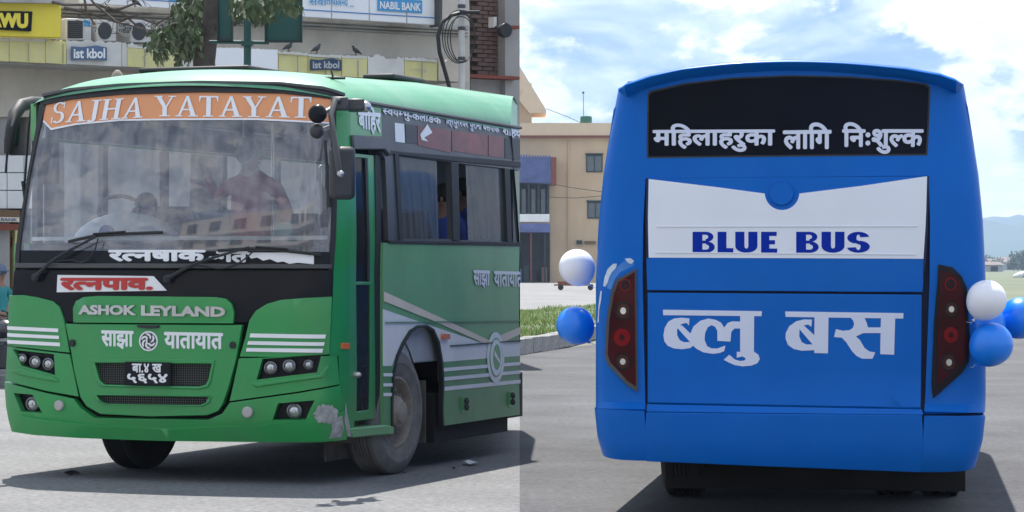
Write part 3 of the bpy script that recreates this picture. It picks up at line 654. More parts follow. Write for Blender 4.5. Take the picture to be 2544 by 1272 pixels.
for s in ([(1101, 914), (1291, 899), (1291, 907), (1101, 923)], [(1101, 937), (1291, 920), (1291, 928), (1101, 946)], [(1101, 961), (1291, 943), (1291, 952), (1101, 971)], [(951, 927), (973, 927), (973, 935), (951, 935)], [(951, 952), (973, 952), (973, 960), (951, 960)], [(951, 976), (973, 976), (973, 984), (951, 984)]):
    sp('white_stripe', s, 'white_stripe', .008, .003)
rim_i = [(x + (4 if x < 1040 else -4), y + 5) for x, y in arch]; 
sp('wheel_arch_trim', arch + [(1097, 1060), (1097, 962), (1094, 903), (1086, 854), (1073, 823), (1059, 813), (1035, 815), (1019, 827), (1001, 857), (987, 889), (978, 930), (976, 1076)], 'rubber', .014, .04, bevel=.006, step=.12)
em = sp('side_emblem', ell(1229, 888, 21, 63, 32), 'white_stripe', .012, .004, step=.1); sp('emblem_ring', ell(1229, 888, 16, 49, 28), 'green_side', .015, .002, em, step=.1)
sp('emblem_disc', ell(1229, 888, 14.5, 45, 28), 'white_stripe', .017, .002, em, step=.1); sp('emblem_centre', ell(1230, 887, 9, 32, 24), 'green', .019, .002, em, step=.1); sp('emblem_mark', [(1223, 870), (1236, 893), (1236, 903), (1224, 884)], 'white_stripe', .021, .002, em)
for y0, y1, x0 in ((800, 795, 955), (858, 845, 1117)):
    sp('side_moulding', [(x0, y0), (1291, y1), (1291, y1 + 2.5), (x0, y0 + 2.5)], 'green_dark' if y0 == 800 else 'rubber', .016, .014)
sp('side_marker', [(1093, 829), (1111, 830), (1111, 843), (1093, 842)], 'amber', .03, .02, bevel=.004)
for c in ((1152, 1004), (1267, 991)):
    lt = sp('skirt_latch', [(c[0] - 6, c[1] - 19), (c[0] + 6, c[1] - 20), (c[0] + 6, c[1] + 19), (c[0] - 6, c[1] + 20)], 'green_side', .012, .01)
    for dy in (-9, 7): a, b = GS.inv(c[0], c[1] + dy); B().ball(GS.pt(a, b, .03), (.022, .022, .03), 10, 8).out('latch_knob', 'plastic', lt)
lettering('side_lettering', GS, text2d('साझा', .035), [(1174, 671), (1215, 672), (1215, 716), (1174, 714)], 'white_letter', gb, .007)
lettering('side_lettering', GS, text2d('यातायात', .035), [(1225, 673), (1296, 675), (1296, 714), (1225, 713)], 'white_letter', gb, .007, amax=VEND)
# inner walls, far side, tail
fw = QB + WB - 2 * RC + QB
pb = [(z, LB) for z in ()]
def wall(name, u, v0, v1, z0, z1, m, th=.05):
    m3 = Matrix((LV, SV, Vector((0, 0, 1)))).transposed(); i = (inset(z0) + inset(z1)) / 2
    uu = u + i if u < WB / 2 else u - i
    return B().box(LB(uu, (v0 + v1) / 2, (z0 + z1) / 2), (th, v1 - v0, z1 - z0), mat3=m3).out(name, m, gb)
VL = RC - VEND + .02; VF = VL + RAKE * 1.25
wall('far_side', WB - .03, .38, VF, .42, 1.88, 'green_side'); wall('far_side', WB - .03, .5, VF, 2.72, 3.02, 'green_side')
for v in (.62, 1.75, 2.9, 4.1, 5.3, 6.5): wall('far_pillar', WB - .03, v, v + .09, 1.88, 2.72, 'grey_frame')
wall('inner_panel', .09, 1.15, VL, .9, 1.85, 'interior'); wall('inner_panel', WB - .09, .45, VF, .9, 1.86, 'interior'); wall('inner_panel', WB - .09, .55, VF, 2.74, 3.0, 'interior')
wall('fuel_tank', .5, 2.35, VL - .02, .20, .62, 'under', .9); wall('shade_block', 1.9, VL - .3, VF - .1, .15, .6, 'under', 1.5)  # both boxes are added to hide bright ground and darken the underside
m3 = Matrix((LV, SV, Vector((0, 0, 1)))).transposed()
def tail(u, z, d=0): return LB(WB / 2 + (u - WB / 2) * (1 - 2 * (inset(z) - .02 * min(1, max(0, z - 2.4) / .6)) / WB), vend(u) - .004 - d, z)
for nm, mt, d in (('tail_panel', 'green_side', 0), ('tail_dark_backing', 'seat', .06)):  # inner sheet is an added dark backing that darkens the side windows
    b = B()
    def tz(u): return roofpt(u, vend(u) - vfront(u)).z - .006
    b.grid(lambda u, t: tail(u, .42 + t * (tz(u) - .42), d), [.0 + d * .4, .06, .15, .3, .5, .8, 1.1, 1.25, 1.6, 2.1, 2.6, WB - .1, WB - d * .4], lin(0, 1, 8)).out(nm, mt, gb)
if 0: n = 9; ty = v = []
if 0: obj('tail_panel', v, [tuple(range(n)), tuple(n + i for i in reversed(range(n)))] + [(i, n + i, n + (i + 1) % n, (i + 1) % n) for i in range(n)], 'green_side', gb, smooth=False)
B().box(LB(WB / 2, VL / 2 + .25, .93), (WB - .15, VL - .35, .08), mat3=m3).box(LB(2.1, VL + 1.6, .93), (1.6, 3.3, .08), mat3=m3).out('floor', 'interior', gb)
B().box(LB(WB / 2, VL / 2 + .9, .66), (1.5, VL - 1.9, .40), mat3=m3).box(LB(WB / 2, .45, .6), (WB - .5, .3, .3), mat3=m3).box(LB(WB / 2, 1.3, .5), (1.7, .14, .14), mat3=m3).out('underbody', 'under', gb)
B().grid(lambda p, z: GF.pt(p, z, -.07), lin(.0, QB + WB - 2 * RC + QB * .55, 40), lin(.44, 1.7, 6)).out('front_liner', 'under', gb)
# wheel houses
for u0 in (.38, WB - .9):
    b = B(); cv = LB(u0, 1.38, 0)
    b.grid(lambda t, w: LB(u0 + w * .5 - (.33 if u0 < 1 else 0), 1.30 + .66 * math.cos(t), .52 + .66 * math.sin(t)), lin(-.35, math.pi + .35, 18), (0, 1)); b.out('wheel_house', 'arch', gb)
B().box(LB(.30, 1.45, .7), (.02, 1.7, 1.1), mat3=m3).out('wheel_house', 'arch', gb)
fl = GS.inv(1070, 1000); 
B().box(LB(.17, 2.03, .48), (.30, .02, .52), mat3=m3).out('mud_flap', 'arch', gb)
B().box(LB(1.85, 1.75, .52), (.42, .04, .34), mat3=m3).out('mud_flap', 'under', gb)
def wheel(c, ax, steer, par, dusty=True, R0=.505, Wd=.28):
    ax = (Matrix.Rotation(steer, 3, 'Z') @ Vector(ax)).normalized(); c = Vector(c)
    t = B().lathe(c, ax, [(.27, -Wd), (.30, -Wd), (.40, -Wd * 1.02), (.47, -Wd * .98), (.498, -Wd * .88), (R0, -Wd * .8)] + [(R0 - (.012 if k % 2 else 0), -Wd * (.75 - .05 * k)) for k in range(11)] + [(R0, -Wd * .17), (.498, -Wd * .09), (.47, -.005), (.43, .012), (.40, .014), (.395, .010), (.34, .004), (.30, -.01), (.285, -.02)], 56).out('tyre', 'tyre' if dusty else 'tyre_dark', par)
    r = B().lathe(c, ax, [(.292, -.03), (.292, -.012), (.275, -.008), (.268, -.03), (.262, -.10), (.235, -.125), (.17, -.12), (.15, -.09), (.13, -.02), (.125, .0), (.09, .015), (.085, .04), (.04, .052), (0, .053)], 48).out('rim', 'rim', par)
    u = ax.orthogonal().normalized(); w = ax.cross(u)
    for k in range(10):
        a = 2 * math.pi * k / 10; q = c + (u * math.cos(a) + w * math.sin(a)) * .185
        B().lathe(q - ax * .12, ax, [(.02, 0), (.02, .05), (.012, .055), (.012, .075), (0, .076)], 8).out('wheel_nut', 'rim', r)
    for k in range(10):
        a = 2 * math.pi * (k + .5) / 10; q = c + (u * math.cos(a) + w * math.sin(a)) * .238
        B().lathe(q - ax * .118, ax, [(.021, 0), (.019, .003), (0, .0035)], 10).out('rim_dark_disc', 'under', r)  # thin dark discs drawn in place of shaded openings in the rim
wn = thing('wheel', LB(0, 1.34, 0), None, None); 
def sub(name):
    o = bpy.data.objects.new(name, None); C.objects.link(o); o.parent = gb; ORG[o.name] = ORG[gb.name]; return o
bpy.data.objects.remove(wn)
wheel(LB(.02, 1.44, .505), -LV, rad(-3), sub('wheel')); wheel(LB(2.45, 1.335, .505), LV, rad(-2), sub('wheel'), False)
# --- mirrors
sk = GS
def mat3n(n):
    n = Vector(n).normalized(); x = Vector((0, 0, 1)).cross(n).normalized(); return Matrix((x, n, n.cross(x) * -1)).transposed()
o = sub('mirror')                                    # door-side mirror hangs ahead of the pillar
Y0 = 21.3; m_ = B(); m_.box((at(850, 430, Y0).x, Y0, at(850, 430, Y0).z), (64 / F * Y0, .12, 132 / F * Y0), rz=rad(14)); m_.out('mirror_head', 'plastic', o, bevel=.04)
B().box((at(852, 430, Y0).x, Y0 + .065, at(850, 430, Y0).z), (52 / F * Y0, .01, 118 / F * Y0), rz=rad(14)).out('mirror_glass', 'chrome', o)
T = lambda *q: [at(x, y, Y) for x, y, Y in q]
B().tube(T((905, 265, 22.1), (860, 250, 21.7), (832, 250, 21.4), (822, 285, 21.3), (830, 340, 21.2), (838, 390, 21.15), (843, 430, 21.15)), .022, 10).out('mirror_arm', 'grey_frame', o)
B().box(at(845, 258, 21.6), (.13, .2, .10)).box(at(885, 262, 21.8), (.14, .3, .09)).out('arm_bracket', 'grey_frame', o, bevel=.015)
B().ball(at(846, 432, 21.12), .028, 10, 8).ball(at(908, 265, 21.75), .045, 12, 8).out('arm_ball', 'chrome', o)
B().tube(T((808, 350, 21.45), (812, 410, 21.4), (818, 470, 21.4)), [.012, .012, .03], 8).tube(T((818, 410, 21.4), (820, 515, 21.4)), [.03, .026], 8).out('antenna_rod', 'rubber', o)
B().ball(at(789, 283, 21.25), (.072, .05, .072), 20, 12).out('convex_mirror', 'black', o); B().ball(at(787, 325, 21.3), (.055, .06, .06), 16, 10).out('convex_mirror', 'plastic', o)
B().tube(T((795, 325, 21.4), (828, 312, 21.4)), .018, 8).tube(T((800, 282, 21.3), (826, 268, 21.4)), .02, 8).out('convex_mirror_arm', 'chrome', o)
o = sub('mirror')                                    # far mirror: swept rubber arm
B().tube(T((112, 256, 23.6), (80, 255, 23.4), (52, 262, 23.2), (36, 285, 23.1), (28, 320, 23.0), (22, 352, 23.0), (18, 382, 23.0)), [.05, .052, .056, .055, .048, .042, .028], 14).out('mirror_arm', 'rubber', o)
B().tube(T((18, 380, 23.0), (14, 430, 23.0)), .010, 8).out('mirror_rod', 'rubber', o); B().tube(T((78, 262, 23.4), (70, 330, 23.4), (62, 450, 23.5)), .010, 8).out('mirror_rod', 'rubber', o); B().tube(T((58, 450, 23.5), (62, 505, 23.5)), [.02, .008], 8).out('mirror_rod', 'rubber', o)
m_ = B(); m_.box(at(120, 375, 23.4) , (.02, .30, .55), rz=rad(-25)); m_.out('mirror_head', 'rubber', o, bevel=.04)
# --- inside
B().box(LB(WB / 2, .62, 1.86), (WB - .35, .42, .05), mat3=m3).box(LB(WB / 2, .44, 1.60), (WB - .4, .04, .46), mat3=m3).out('dashboard', 'int_dark', gb)
B().box(LB(WB / 2, .40, 1.915), (WB - .35, .02, .03), mat3=m3).out('dashboard_edge', 'dash', gb)
b = B(); cd = LB(2.12, .72, 1.86); b.ball(cd, (.48, .28, .27), 28, 16, m3); ds = b.out('instrument_hump', 'dash', gb)
q = LB(2.12, .42, 1.98) - SV * .02
B().lathe(LB(2.16, .455, 1.955), -SV, [(.0, 0), (.07, 0), (.07, .006), (0, .007)], 24).out('hump_emblem', 'cloth_blue', ds)
sw = B(); cw = LB(2.25, .98, 2.08); n_ = (SV * .75 + Vector((0, 0, .66))).normalized(); uu = n_.orthogonal().normalized(); ww = n_.cross(uu)
sw.tube([cw + (uu * math.cos(2 * math.pi * k / 28) + ww * math.sin(2 * math.pi * k / 28)) * .25 for k in range(29)], .017, 8)
for k in range(3): sw.tube([cw - n_ * .03, cw + (uu * math.cos(k * 2.1) + ww * math.sin(k * 2.1)) * .25], .014, 6)
sw.tube([cw - n_ * .03, cw - n_ * .45], .035, 8); sw.out('steering_wheel', 'int_dark', gb)
def seat(u, v, z=.97, m='seat', wd=.46):
    s = sub('seat')
    B().box(LB(u, v, z + .42), (wd, .46, .13), mat3=m3).out('cushion', m, s, bevel=.03); B().box(LB(u, v + .26, z + .82), (wd, .12, .78), mat3=m3).out('backrest', m, s, bevel=.04)
    B().box(LB(u, v, z + .18), (wd * .7, .3, .36), mat3=m3).out('seat_base', 'int_dark', s)
seat(2.3, 1.45, .99, 'plastic', .55)
for v in (2.2, 3.0, 3.8, 4.7, 5.6, 6.4):
    for u in (.42, .92, 2.1, 2.6):
        if v + .35 < vend(u - .28) - .1: seat(u, v)
gl = sub('grab_rail')
for u, v in ((1.95, 1.05), (1.05, 1.25), (1.62, 1.9)): B().tube([LB(u, v, .97), LB(u, v, 3.1)], .02, 10).out('grab_pole', 'chrome' if u != 1.95 else 'brown', gl)
B().tube([LB(2.0, .9, 2.88), LB(2.0, VL, 2.88)], .016, 8).tube([LB(1.0, .9, 2.88), LB(1.0, VL, 2.88)], .016, 8).out('ceiling_rail', 'chrome', gl)
fd = -SV
# conductor: stands in the aisle with the back to the screen, arm up on the pole
c0 = LB(1.12, .98, .97)
def PP(r, f, u): return tuple(c0 + LV * r - SV * f * -1 + Vector((0, 0, u)))
J = {'pelvis': (PP(0, 0, .93), (.175, .14)), 'waist': (PP(0, 0, 1.08), (.165, .125)), 'chest': (PP(0, 0, 1.27), (.20, .14)), 'collar': (PP(0, 0, 1.42), (.11, .08)), 'neck': (PP(.02, .01, 1.50), .056), 'head': (PP(.03, .02, 1.62), (.085, .1)), 'crown': (PP(.03, .02, 1.70), .065)}
E_ = [('pelvis', 'waist', 'maroon'), ('waist', 'chest', 'maroon'), ('chest', 'collar', 'maroon'), ('collar', 'neck', 'skin'), ('neck', 'head', 'skin'), ('head', 'crown', 'skin')]
for s, nme, el, wr, ha in ((1, 'l', (.34, .06, 1.28), (.42, .05, 1.45), (.46, .05, 1.53)), (-1, 'r', (-.30, .08, 1.12), (-.20, .28, 1.05), (-.14, .34, 1.06))):
    J['sh' + nme] = (PP(s * .21, 0, 1.37), .07); J['el' + nme] = (PP(*el), .052); J['wr' + nme] = (PP(*wr), .034); J['ha' + nme] = (PP(*ha), .036)
    J['kn' + nme] = (PP(s * .11, .02, .50), .075); J['an' + nme] = (PP(s * .12, 0, .09), .05); J['to' + nme] = (PP(s * .14, .16, .04), .04)
    E_ += [('collar', 'sh' + nme, 'maroon'), ('sh' + nme, 'el' + nme, 'maroon'), ('el' + nme, 'wr' + nme, 'maroon'), ('wr' + nme, 'ha' + nme, 'skin'), ('pelvis', 'kn' + nme, 'denim'), ('kn' + nme, 'an' + nme, 'denim'), ('an' + nme, 'to' + nme, 'cloth_dark')]
person('person', J, E_, None, 'standing person in maroon shirt and peaked cap behind the windscreen of the green bus', cap='cloth_dark', face_dir=(SV + LV * -.9))
sit_person(LB(2.3, 1.42, 1.46), fd, 'plastic', 'driver in grey shirt seated behind the steering wheel of the green bus')
sit_person(LB(.42, 1.55, 1.42), fd + LV * .3, 'cloth_dark', 'passenger in dark clothes seated just behind the windscreen pillar by the bus door', scale=.95)
sit_person(LB(1.75, 2.15, 1.40), fd, 'cloth_teal', 'passenger in teal clothes seated behind the person in the maroon shirt', scale=.95)
for px, py, sh, lab, ff in ((1147, 478, 'cloth_blue', 'child in blue looking out of the middle side window of the green bus', -SV - LV * .25), (1103, 492, 'cloth_blue', 'passenger in blue at the rear edge of the first side window', -SV - LV * .2), ):
    sk_ = Skin(lambda p_, z_: LB(.30, RC - p_, z_), (-1.5, 1.7), .3); a, b_ = sk_.inv(px, py); hp = sk_.fn(a, b_); sc = .88
    sit_person(hp - Vector((0, 0, .72 * sc)), ff, sh, lab, scale=sc)
B().box(LB(.62, .52, 1.96), (.16, .03, .15), mat3=m3).out('dashboard_card', 'cloth_teal', gb)
# ------------------------------------------------------------------ blue bus seen from behind
M['blue'] = mat('blue_paint', (.0, .12, .50), .36, coat=.06, var=.08, vscale=1.1, dirt=(.02, .15, .42), damt=.3, dscale=1.6, crough=.1, spec=.12)
M['blue_dark'] = mat('blue_spoiler_paint', (.0, .05, .28), .4, coat=.1, var=.05)
M['white_paint'] = mat('white_paint', (.74, .77, .84), .45, coat=.2, var=.02)
M['groove'] = mat('shadow_gap_rubber', (.004, .01, .05), .7)
M['blue_letter'] = mat('blue_lettering', (.0, .025, .33), .5, spec=.1)
M['rear_glass'] = mat('black_rear_window', (.004, .006, .013), .15, var=.3, vscale=1, spec=.08)
M['lens_red'] = mat('dark_red_lens', (.045, .002, .005), .3, coat=.1, spec=.12, var=.3, vscale=5)
M['lens_red2'] = mat('red_lens', (.20, .004, .008), .25, coat=.1, spec=.12)
M['lens_amber'] = mat('smoked_lens', (.06, .02, .015), .25, coat=.1, spec=.12)
M['letter_b'] = mat('pale_lettering', (.64, .68, .82), .5)
M['primer'] = mat('white_filler_patch', (.55, .62, .72), .6, var=.2, vscale=20)
TB = rad(8); BR = Vector((math.cos(TB), -math.sin(TB), 0)); BF = Vector((math.sin(TB), math.cos(TB), 0)); BO = Vector(((1956.5 - CX) / F * 18.62, 18.62, 0))
def LR(u, v, z): return BO + BR * u + BF * v + Vector((0, 0, z))
HW = [(.30, 1.200), (.42, 1.236), (.55, 1.272), (.8, 1.298), (1.6, 1.298), (2.0, 1.280), (2.3, 1.252), (2.6, 1.207), (2.9, 1.157), (3.2, 1.10)]
def hwz(z):
    if z <= HW[0][0]: return HW[0][1]
    for (a, b), (c, d) in zip(HW, HW[1:]):
        if z <= c: return b + (d - b) * (z - a) / (c - a)
    return HW[-1][1]
def sm(x): x = min(max(x, 0), 1); return x * x * (3 - 2 * x)
def rv(z): return .14 * max(0, (z - 1.7) / 1.3) ** 1.4 - .07 * sm((.80 - z) / .07) + .06 * max(0, (.52 - z) / .2) ** 2
RR = .16; RQ = RR * math.pi / 2
def rfn(p, z):
    """p: across the rear, 0 in the middle"""
    hw = hwz(z); s = 1 if p >= 0 else -1; q = abs(p); k = hw / 1.29; flat = 1.29 - RR
    if q <= flat: u, v = q, 0
    elif q <= flat + RQ: f = (q - flat) / RR; u, v = flat + RR * math.sin(f), RR * (1 - math.cos(f))
    else: u, v = 1.29, RR + q - flat - RQ
    t = u / 1.29; v += .05 * t * t + rv(z)
    return LR(s * u * k, v, z)
PM = 1.29 - RR + RQ * .95
class RSkin(Skin):
    def inv(s, px, py):
        a, b = Skin.inv(s, px, py); x, y = proj(s.fn(a, b))
        if abs(x - px) + abs(y - py) > 1 or abs(a) > PM:
            a = PM if px > 1959 else -PM
            b = CH + (HY - py) / 376
            for _ in range(8):
                y = proj(s.fn(a, b))[1]; y2 = proj(s.fn(a, b + .01))[1]; b += (py - y) / ((y2 - y) / .01)
        return (a, b)
RS = RSkin(rfn, (0, 1.5), .12)
bb = thing('blue_bus', BO, 'blue bus seen square from behind with white rear panel and balloons at its corners', 'bus')
def rp(name, pts, m, off=0, thick=.02, par=bb, **k): return panel(name, RS, pts, m, par, off, thick, **k)
win = [(1609, 236), (1614, 226), (1700, 207), (1820, 193), (1960, 187), (2100, 190), (2220, 198), (2300, 208), (2311, 216), (2311, 230), (2304, 386), (1607, 393)]
sil = lambda s, ys: [(s * (PM + .14), RS.inv(1000 if s < 0 else 2544, y)[1]) for y in ys]
L_ = [(-PM, b) for b in ()]
up_out = sil(-1, (213, 330, 450, 560, 700, 850, 1012)) + RS.P([(1603, 1017), (1604, 443), (2307, 437), (2296, 1022)]) + sil(1, (1026, 900, 780, 650, 520, 400, 300, 203)) + RS.P([(2372, 212), (2250, 185), (2100, 169), (1960, 164), (1830, 167), (1700, 181), (1600, 205), (1562, 222)])
rp('rear_body', up_out, 'blue', 0, .03, holes=[RS.P(win)], ab=True, step=.06)
rp('centre_panel', [(1608, 443), (2303, 438), (2292, 726), (1608, 721)], 'blue', .002, .02, bevel=.003)
rp('engine_hatch', [(1609, 727), (2290, 732), (2287, 1013), (1609, 1000)], 'blue', .004, .02, bevel=.004)
rp('lower_valance', [(1608, 1004), (2290, 1017), (2294, 1030), (1606, 1022)], 'blue', .0, .02)
def zb(px, py): return RS.inv(px, py)
def corner_bumper(s, px, y0, y1, ye0, ye1):
    a0, zt = RS.inv(px, y0); a1, zl = RS.inv(px, y1); n_ = 9; A = [a0 + (s * (PM + .14) - a0) * k / n_ for k in range(n_ + 1)]; ze0 = CH + (HY - ye0) / 376; ze1 = CH + (HY - ye1) / 376
    return [(a, zt + (ze0 - zt) * (k / n_)) for k, a in enumerate(A)] + [(s * (PM + .14), ze0 + (ze1 - ze0) * q_) for q_ in (.25, .5, .75)] + [(a, zl + (ze1 - zl) * (k / n_) ** 3) for k, a in reversed(list(enumerate(A)))]
rp('bumper', corner_bumper(-1, 1601, 1021, 1144, 1017, 1118), 'blue', .006, .06, ab=True, bevel=.006, step=.04)
rp('bumper', [(1606, 1024), (2290, 1031), (2288, 1172), (1606, 1145)], 'blue', .012, .06, bevel=.006)
rp('bumper', corner_bumper(1, 2296, 1033, 1173, 1030, 1150), 'blue', .006, .06, ab=True, bevel=.006, step=.04)
B().grid(lambda p, z: RS.pt(p, z, -.045), lin(-PM + .07, PM - .07, 41), lin(.45, 2.95, 24)).out('gap_backing', 'groove', bb)
rp('rear_window', [(x + (2 if x < 1900 else -2), y) for x, y in win], 'rear_glass', -.004, .01)
rp('window_seal', win, 'rubber', .003, .015, holes=[[(1613, 238), (1618, 230), (1702, 211), (1820, 197), (1960, 191), (2100, 194), (2220, 202), (2296, 211), (2307, 220), (2300, 382), (1611, 389)]])
lettering('window_lettering', RS, text2d('मिहलाहरुका', .035), [(1622, 308), (1926, 306), (1926, 378), (1622, 378)], 'letter_b', bb, .008)
lettering('window_lettering', RS, text2d('लािग', .035), [(1945, 306), (2066, 304), (2066, 372), (1945, 372)], 'letter_b', bb, .008)
lettering('window_lettering', RS, text2d('िनःशुल~क', .035), [(2092, 304), (2295, 304), (2293, 383), (2092, 383)], 'letter_b', bb, .008)
notch = ell(1943, 479, 43, 43, 20, 8, 172)
wp = rp('white_rear_panel', [(1612, 445), (1780, 465), (1900, 481)] + notch[::-1] + [(1986, 481), (2140, 462), (2303, 438), (2294, 643), (1612, 640)], 'white_paint', .006, .005)
for q in ([(1632, 561), (2280, 560), (2280, 564), (1632, 565)], [(1630, 626), (2275, 631), (2275, 634), (1630, 629)]): rp('panel_crease', q, 'white_paint', .012, .006, wp, bevel=.002)
rp('round_cap', ell(1942, 481, 30, 30, 28), 'blue', .02, .02, bevel=.006)
rp('edge_gap', [(1606, 443), (1611, 443), (1611, 641), (1606, 641)], 'groove', .0025, .002); rp('edge_gap', [(2301, 438), (2308, 437), (2300, 660), (2292, 700), (2294, 643)], 'groove', .0025, .002)
# BLUE BUS
def bx(x0, y0, x1, y1): return [(x0, y0), (x1, y0), (x1, y1), (x0, y1)]
def half(cx, cy, rx, ry, wx, wy, a0, a1, n=12):
    o = [(cx + rx * math.cos(rad(a0 + (a1 - a0) * i / n)), cy + ry * math.sin(rad(a0 + (a1 - a0) * i / n))) for i in range(n + 1)]
    return o + [(cx + (rx - wx) * math.cos(rad(a0 + (a1 - a0) * i / n)), cy + (ry - wy) * math.sin(rad(a0 + (a1 - a0) * i / n))) for i in range(n, -1, -1)]
G = {'B': [bx(0, 0, .45, 1), bx(.4, .86, .62, 1), bx(.4, .0, .64, .15), bx(.4, .44, .64, .58), half(.60, .755, .36, .245, .24, .14, -90, 90), half(.62, .27, .40, .27, .26, .15, -90, 90)],
     'L': [bx(0, 0, .48, 1), bx(0, 0, .85, .22)], 'U': [bx(0, .3, .42, 1), bx(.6, .3, 1.02, 1), half(.51, .32, .51, .32, .42, .2, 180, 360)],
     'E': [bx(0, 0, .45, 1), bx(0, 0, .88, .2), bx(0, .8, .85, 1), bx(0, .4, .76, .6)],
     'S': [half(.5, .71, .48, .29, .40, .13, 10, 250), half(.5, .29, .5, .29, .40, .13, 80, -170), [(.1, .62), (.5, .40), (.92, .30), (.9, .42), (.5, .58), (.1, .74)]]}
for ch, x0, x1 in (('B', 1721, 1776), ('L', 1783, 1822), ('U', 1827, 1882), ('E', 1891, 1931), ('B', 1978, 2034), ('U', 2041, 2098), ('S', 2104, 2161)):
    lettering('panel_lettering', RS, poly_bm(G[ch]), [(x0, 576), (x1, 576), (x1, 628), (x0, 628)], 'blue_letter', wp, .008)
# large Devanagari lettering on the hatch, shapes in a local drawing grid
def Z5(pts): return [(1590 + x / 3.533, 700 + y / 3.533) for x, y in pts]
w_bl = [[(203, 245), (1070, 258), (1067, 302), (205, 293)],
        [(435, 322), (370, 315), (300, 322), (250, 350), (218, 405), (207, 470), (215, 522), (245, 562), (300, 585), (370, 592), (440, 582), (470, 560), (440, 529), (390, 531), (350, 512), (328, 470), (326, 420), (345, 382), (380, 366), (412, 362), (430, 385)],
        [(338, 376), (372, 385), (468, 478), (470, 545), (442, 531), (327, 402)],
        [(440, 462), (470, 392), (530, 342), (600, 322), (660, 332), (710, 357), (740, 402), (770, 362), (810, 347), (885, 350), (885, 410), (830, 410), (802, 440), (795, 525), (680, 518), (680, 430), (660, 395), (630, 380), (595, 400), (572, 450), (568, 510), (590, 565), (630, 585), (680, 585), (750, 560), (740, 608), (700, 625), (640, 632), (560, 620), (500, 590), (450, 545)],
        [(880, 262), (1003, 262), (1000, 625), (880, 620)],
        [(850, 615), (1000, 612), (1040, 640), (1052, 680), (1030, 715), (980, 735), (900, 742), (830, 730), (780, 708), (735, 685), (785, 640), (830, 680), (880, 696), (920, 690), (930, 672), (900, 655), (850, 667)]]
w_bs = [[(1275, 260), (2312, 275), (2310, 323), (1278, 308)],
        [(1510, 332), (1440, 330), (1370, 347), (1310, 390), (1280, 450), (1278, 500), (1300, 555), (1350, 590), (1420, 605), (1540, 600), (1540, 550), (1460, 550), (1420, 530), (1398, 480), (1400, 420), (1430, 385), (1475, 375), (1505, 395)],
        [(1400, 395), (1440, 385), (1545, 482), (1545, 562), (1514, 549), (1399, 415)],
        [(1532, 300), (1655, 302), (1650, 628), (1530, 625)],
        [(1835, 300), (1870, 340), (1880, 372), (1868, 405), (1840, 424), (1780, 430), (1720, 415), (1703, 485), (1770, 490), (1810, 530), (1860, 608), (1900, 650), (1950, 675), (2040, 675), (2065, 620), (2010, 610), (1970, 580), (1930, 510), (1895, 480), (1960, 450), (2115, 450), (2115, 400), (2000, 400), (1990, 360), (1962, 300)],
        [(2115, 300), (2240, 300), (2230, 640), (2108, 635)]]
for w_ in (w_bl, w_bs): rp('hatch_lettering', [Z5(q) for q in w_], 'letter_b', .008, .003, multi=True)
# tail lamps
tl = ([(1582, 667), (1585, 973), (1560, 958), (1512, 906), (1505, 882), (1510, 790), (1520, 725), (1532, 694)], [(1578, 676), (1581, 960), (1560, 946), (1519, 900), (1513, 880), (1517, 795), (1527, 730), (1538, 700)])
tr = ([(2331, 657), (2366, 664), (2388, 685), (2401, 715), (2404, 780), (2409, 850), (2405, 900), (2390, 926), (2318, 990), (2314, 960), (2320, 800)], [(2337, 672), (2364, 678), (2382, 695), (2391, 720), (2395, 785), (2399, 850), (2395, 893), (2380, 912), (2329, 958), (2330, 800)])
for (o_, i_), cs, fr in ((tl, ((1555, 708, 15, 16), (1550, 772, 20, 24), (1547, 838, 20, 22), (1549, 898, 20, 22)), 'grey_frame'), (tr, ((2361, 706, 15, 17), (2363, 768, 19, 22), (2362, 832, 18, 20), (2357, 900, 20, 24)), 'black')):
    t = rp('tail_lamp', o_, fr, .016, .03, bevel=.008, step=.05); rp('lamp_lens', i_, 'lens_red', .02, .01, t, step=.05)
    for k, (x, y, rx, ry) in enumerate(cs):
        rp('lamp_bowl_rim', ell(x, y, rx, ry), 'lens_red2' if k in (0, 2) else 'black', .025, .006, t, step=.05)
        rp('lamp_bowl', ell(x, y, rx * .78, ry * .78), 'lens_red2' if k == 2 else ('lens_amber' if k in (1, 3) else 'black'), .028, .004, t, step=.05)
        rp('lamp_bulb', ell(x, y, rx * .36, ry * .36, 14), 'lamp' if k in (1, 3) else 'lens_red', .031, .003, t, step=.05)
# repaired patches beside the left lamp
rp('filler_patch', [[(1499, 711), (1502, 690), (1510, 668), (1524, 655), (1533, 655), (1530, 666), (1520, 676), (1514, 688), (1509, 704), (1504, 712)], [(1552, 643), (1566, 641), (1575, 648), (1570, 655), (1562, 654)], [(1492, 724), (1496, 722), (1494, 745), (1489, 770), (1488, 800), (1485, 802), (1487, 765)]], 'primer', .002, .001, multi=True, step=.04)
M['blue_light'] = mat('fresh_blue_patch', (.0, .16, .55), .35, coat=.7, var=.1)
rp('touched_up_patch', [(1509, 704), (1514, 688), (1520, 676), (1530, 664), (1552, 648), (1572, 652), (1576, 660), (1540, 676), (1526, 696), (1518, 720), (1508, 716)], 'blue_light', .001, .001, step=.05)
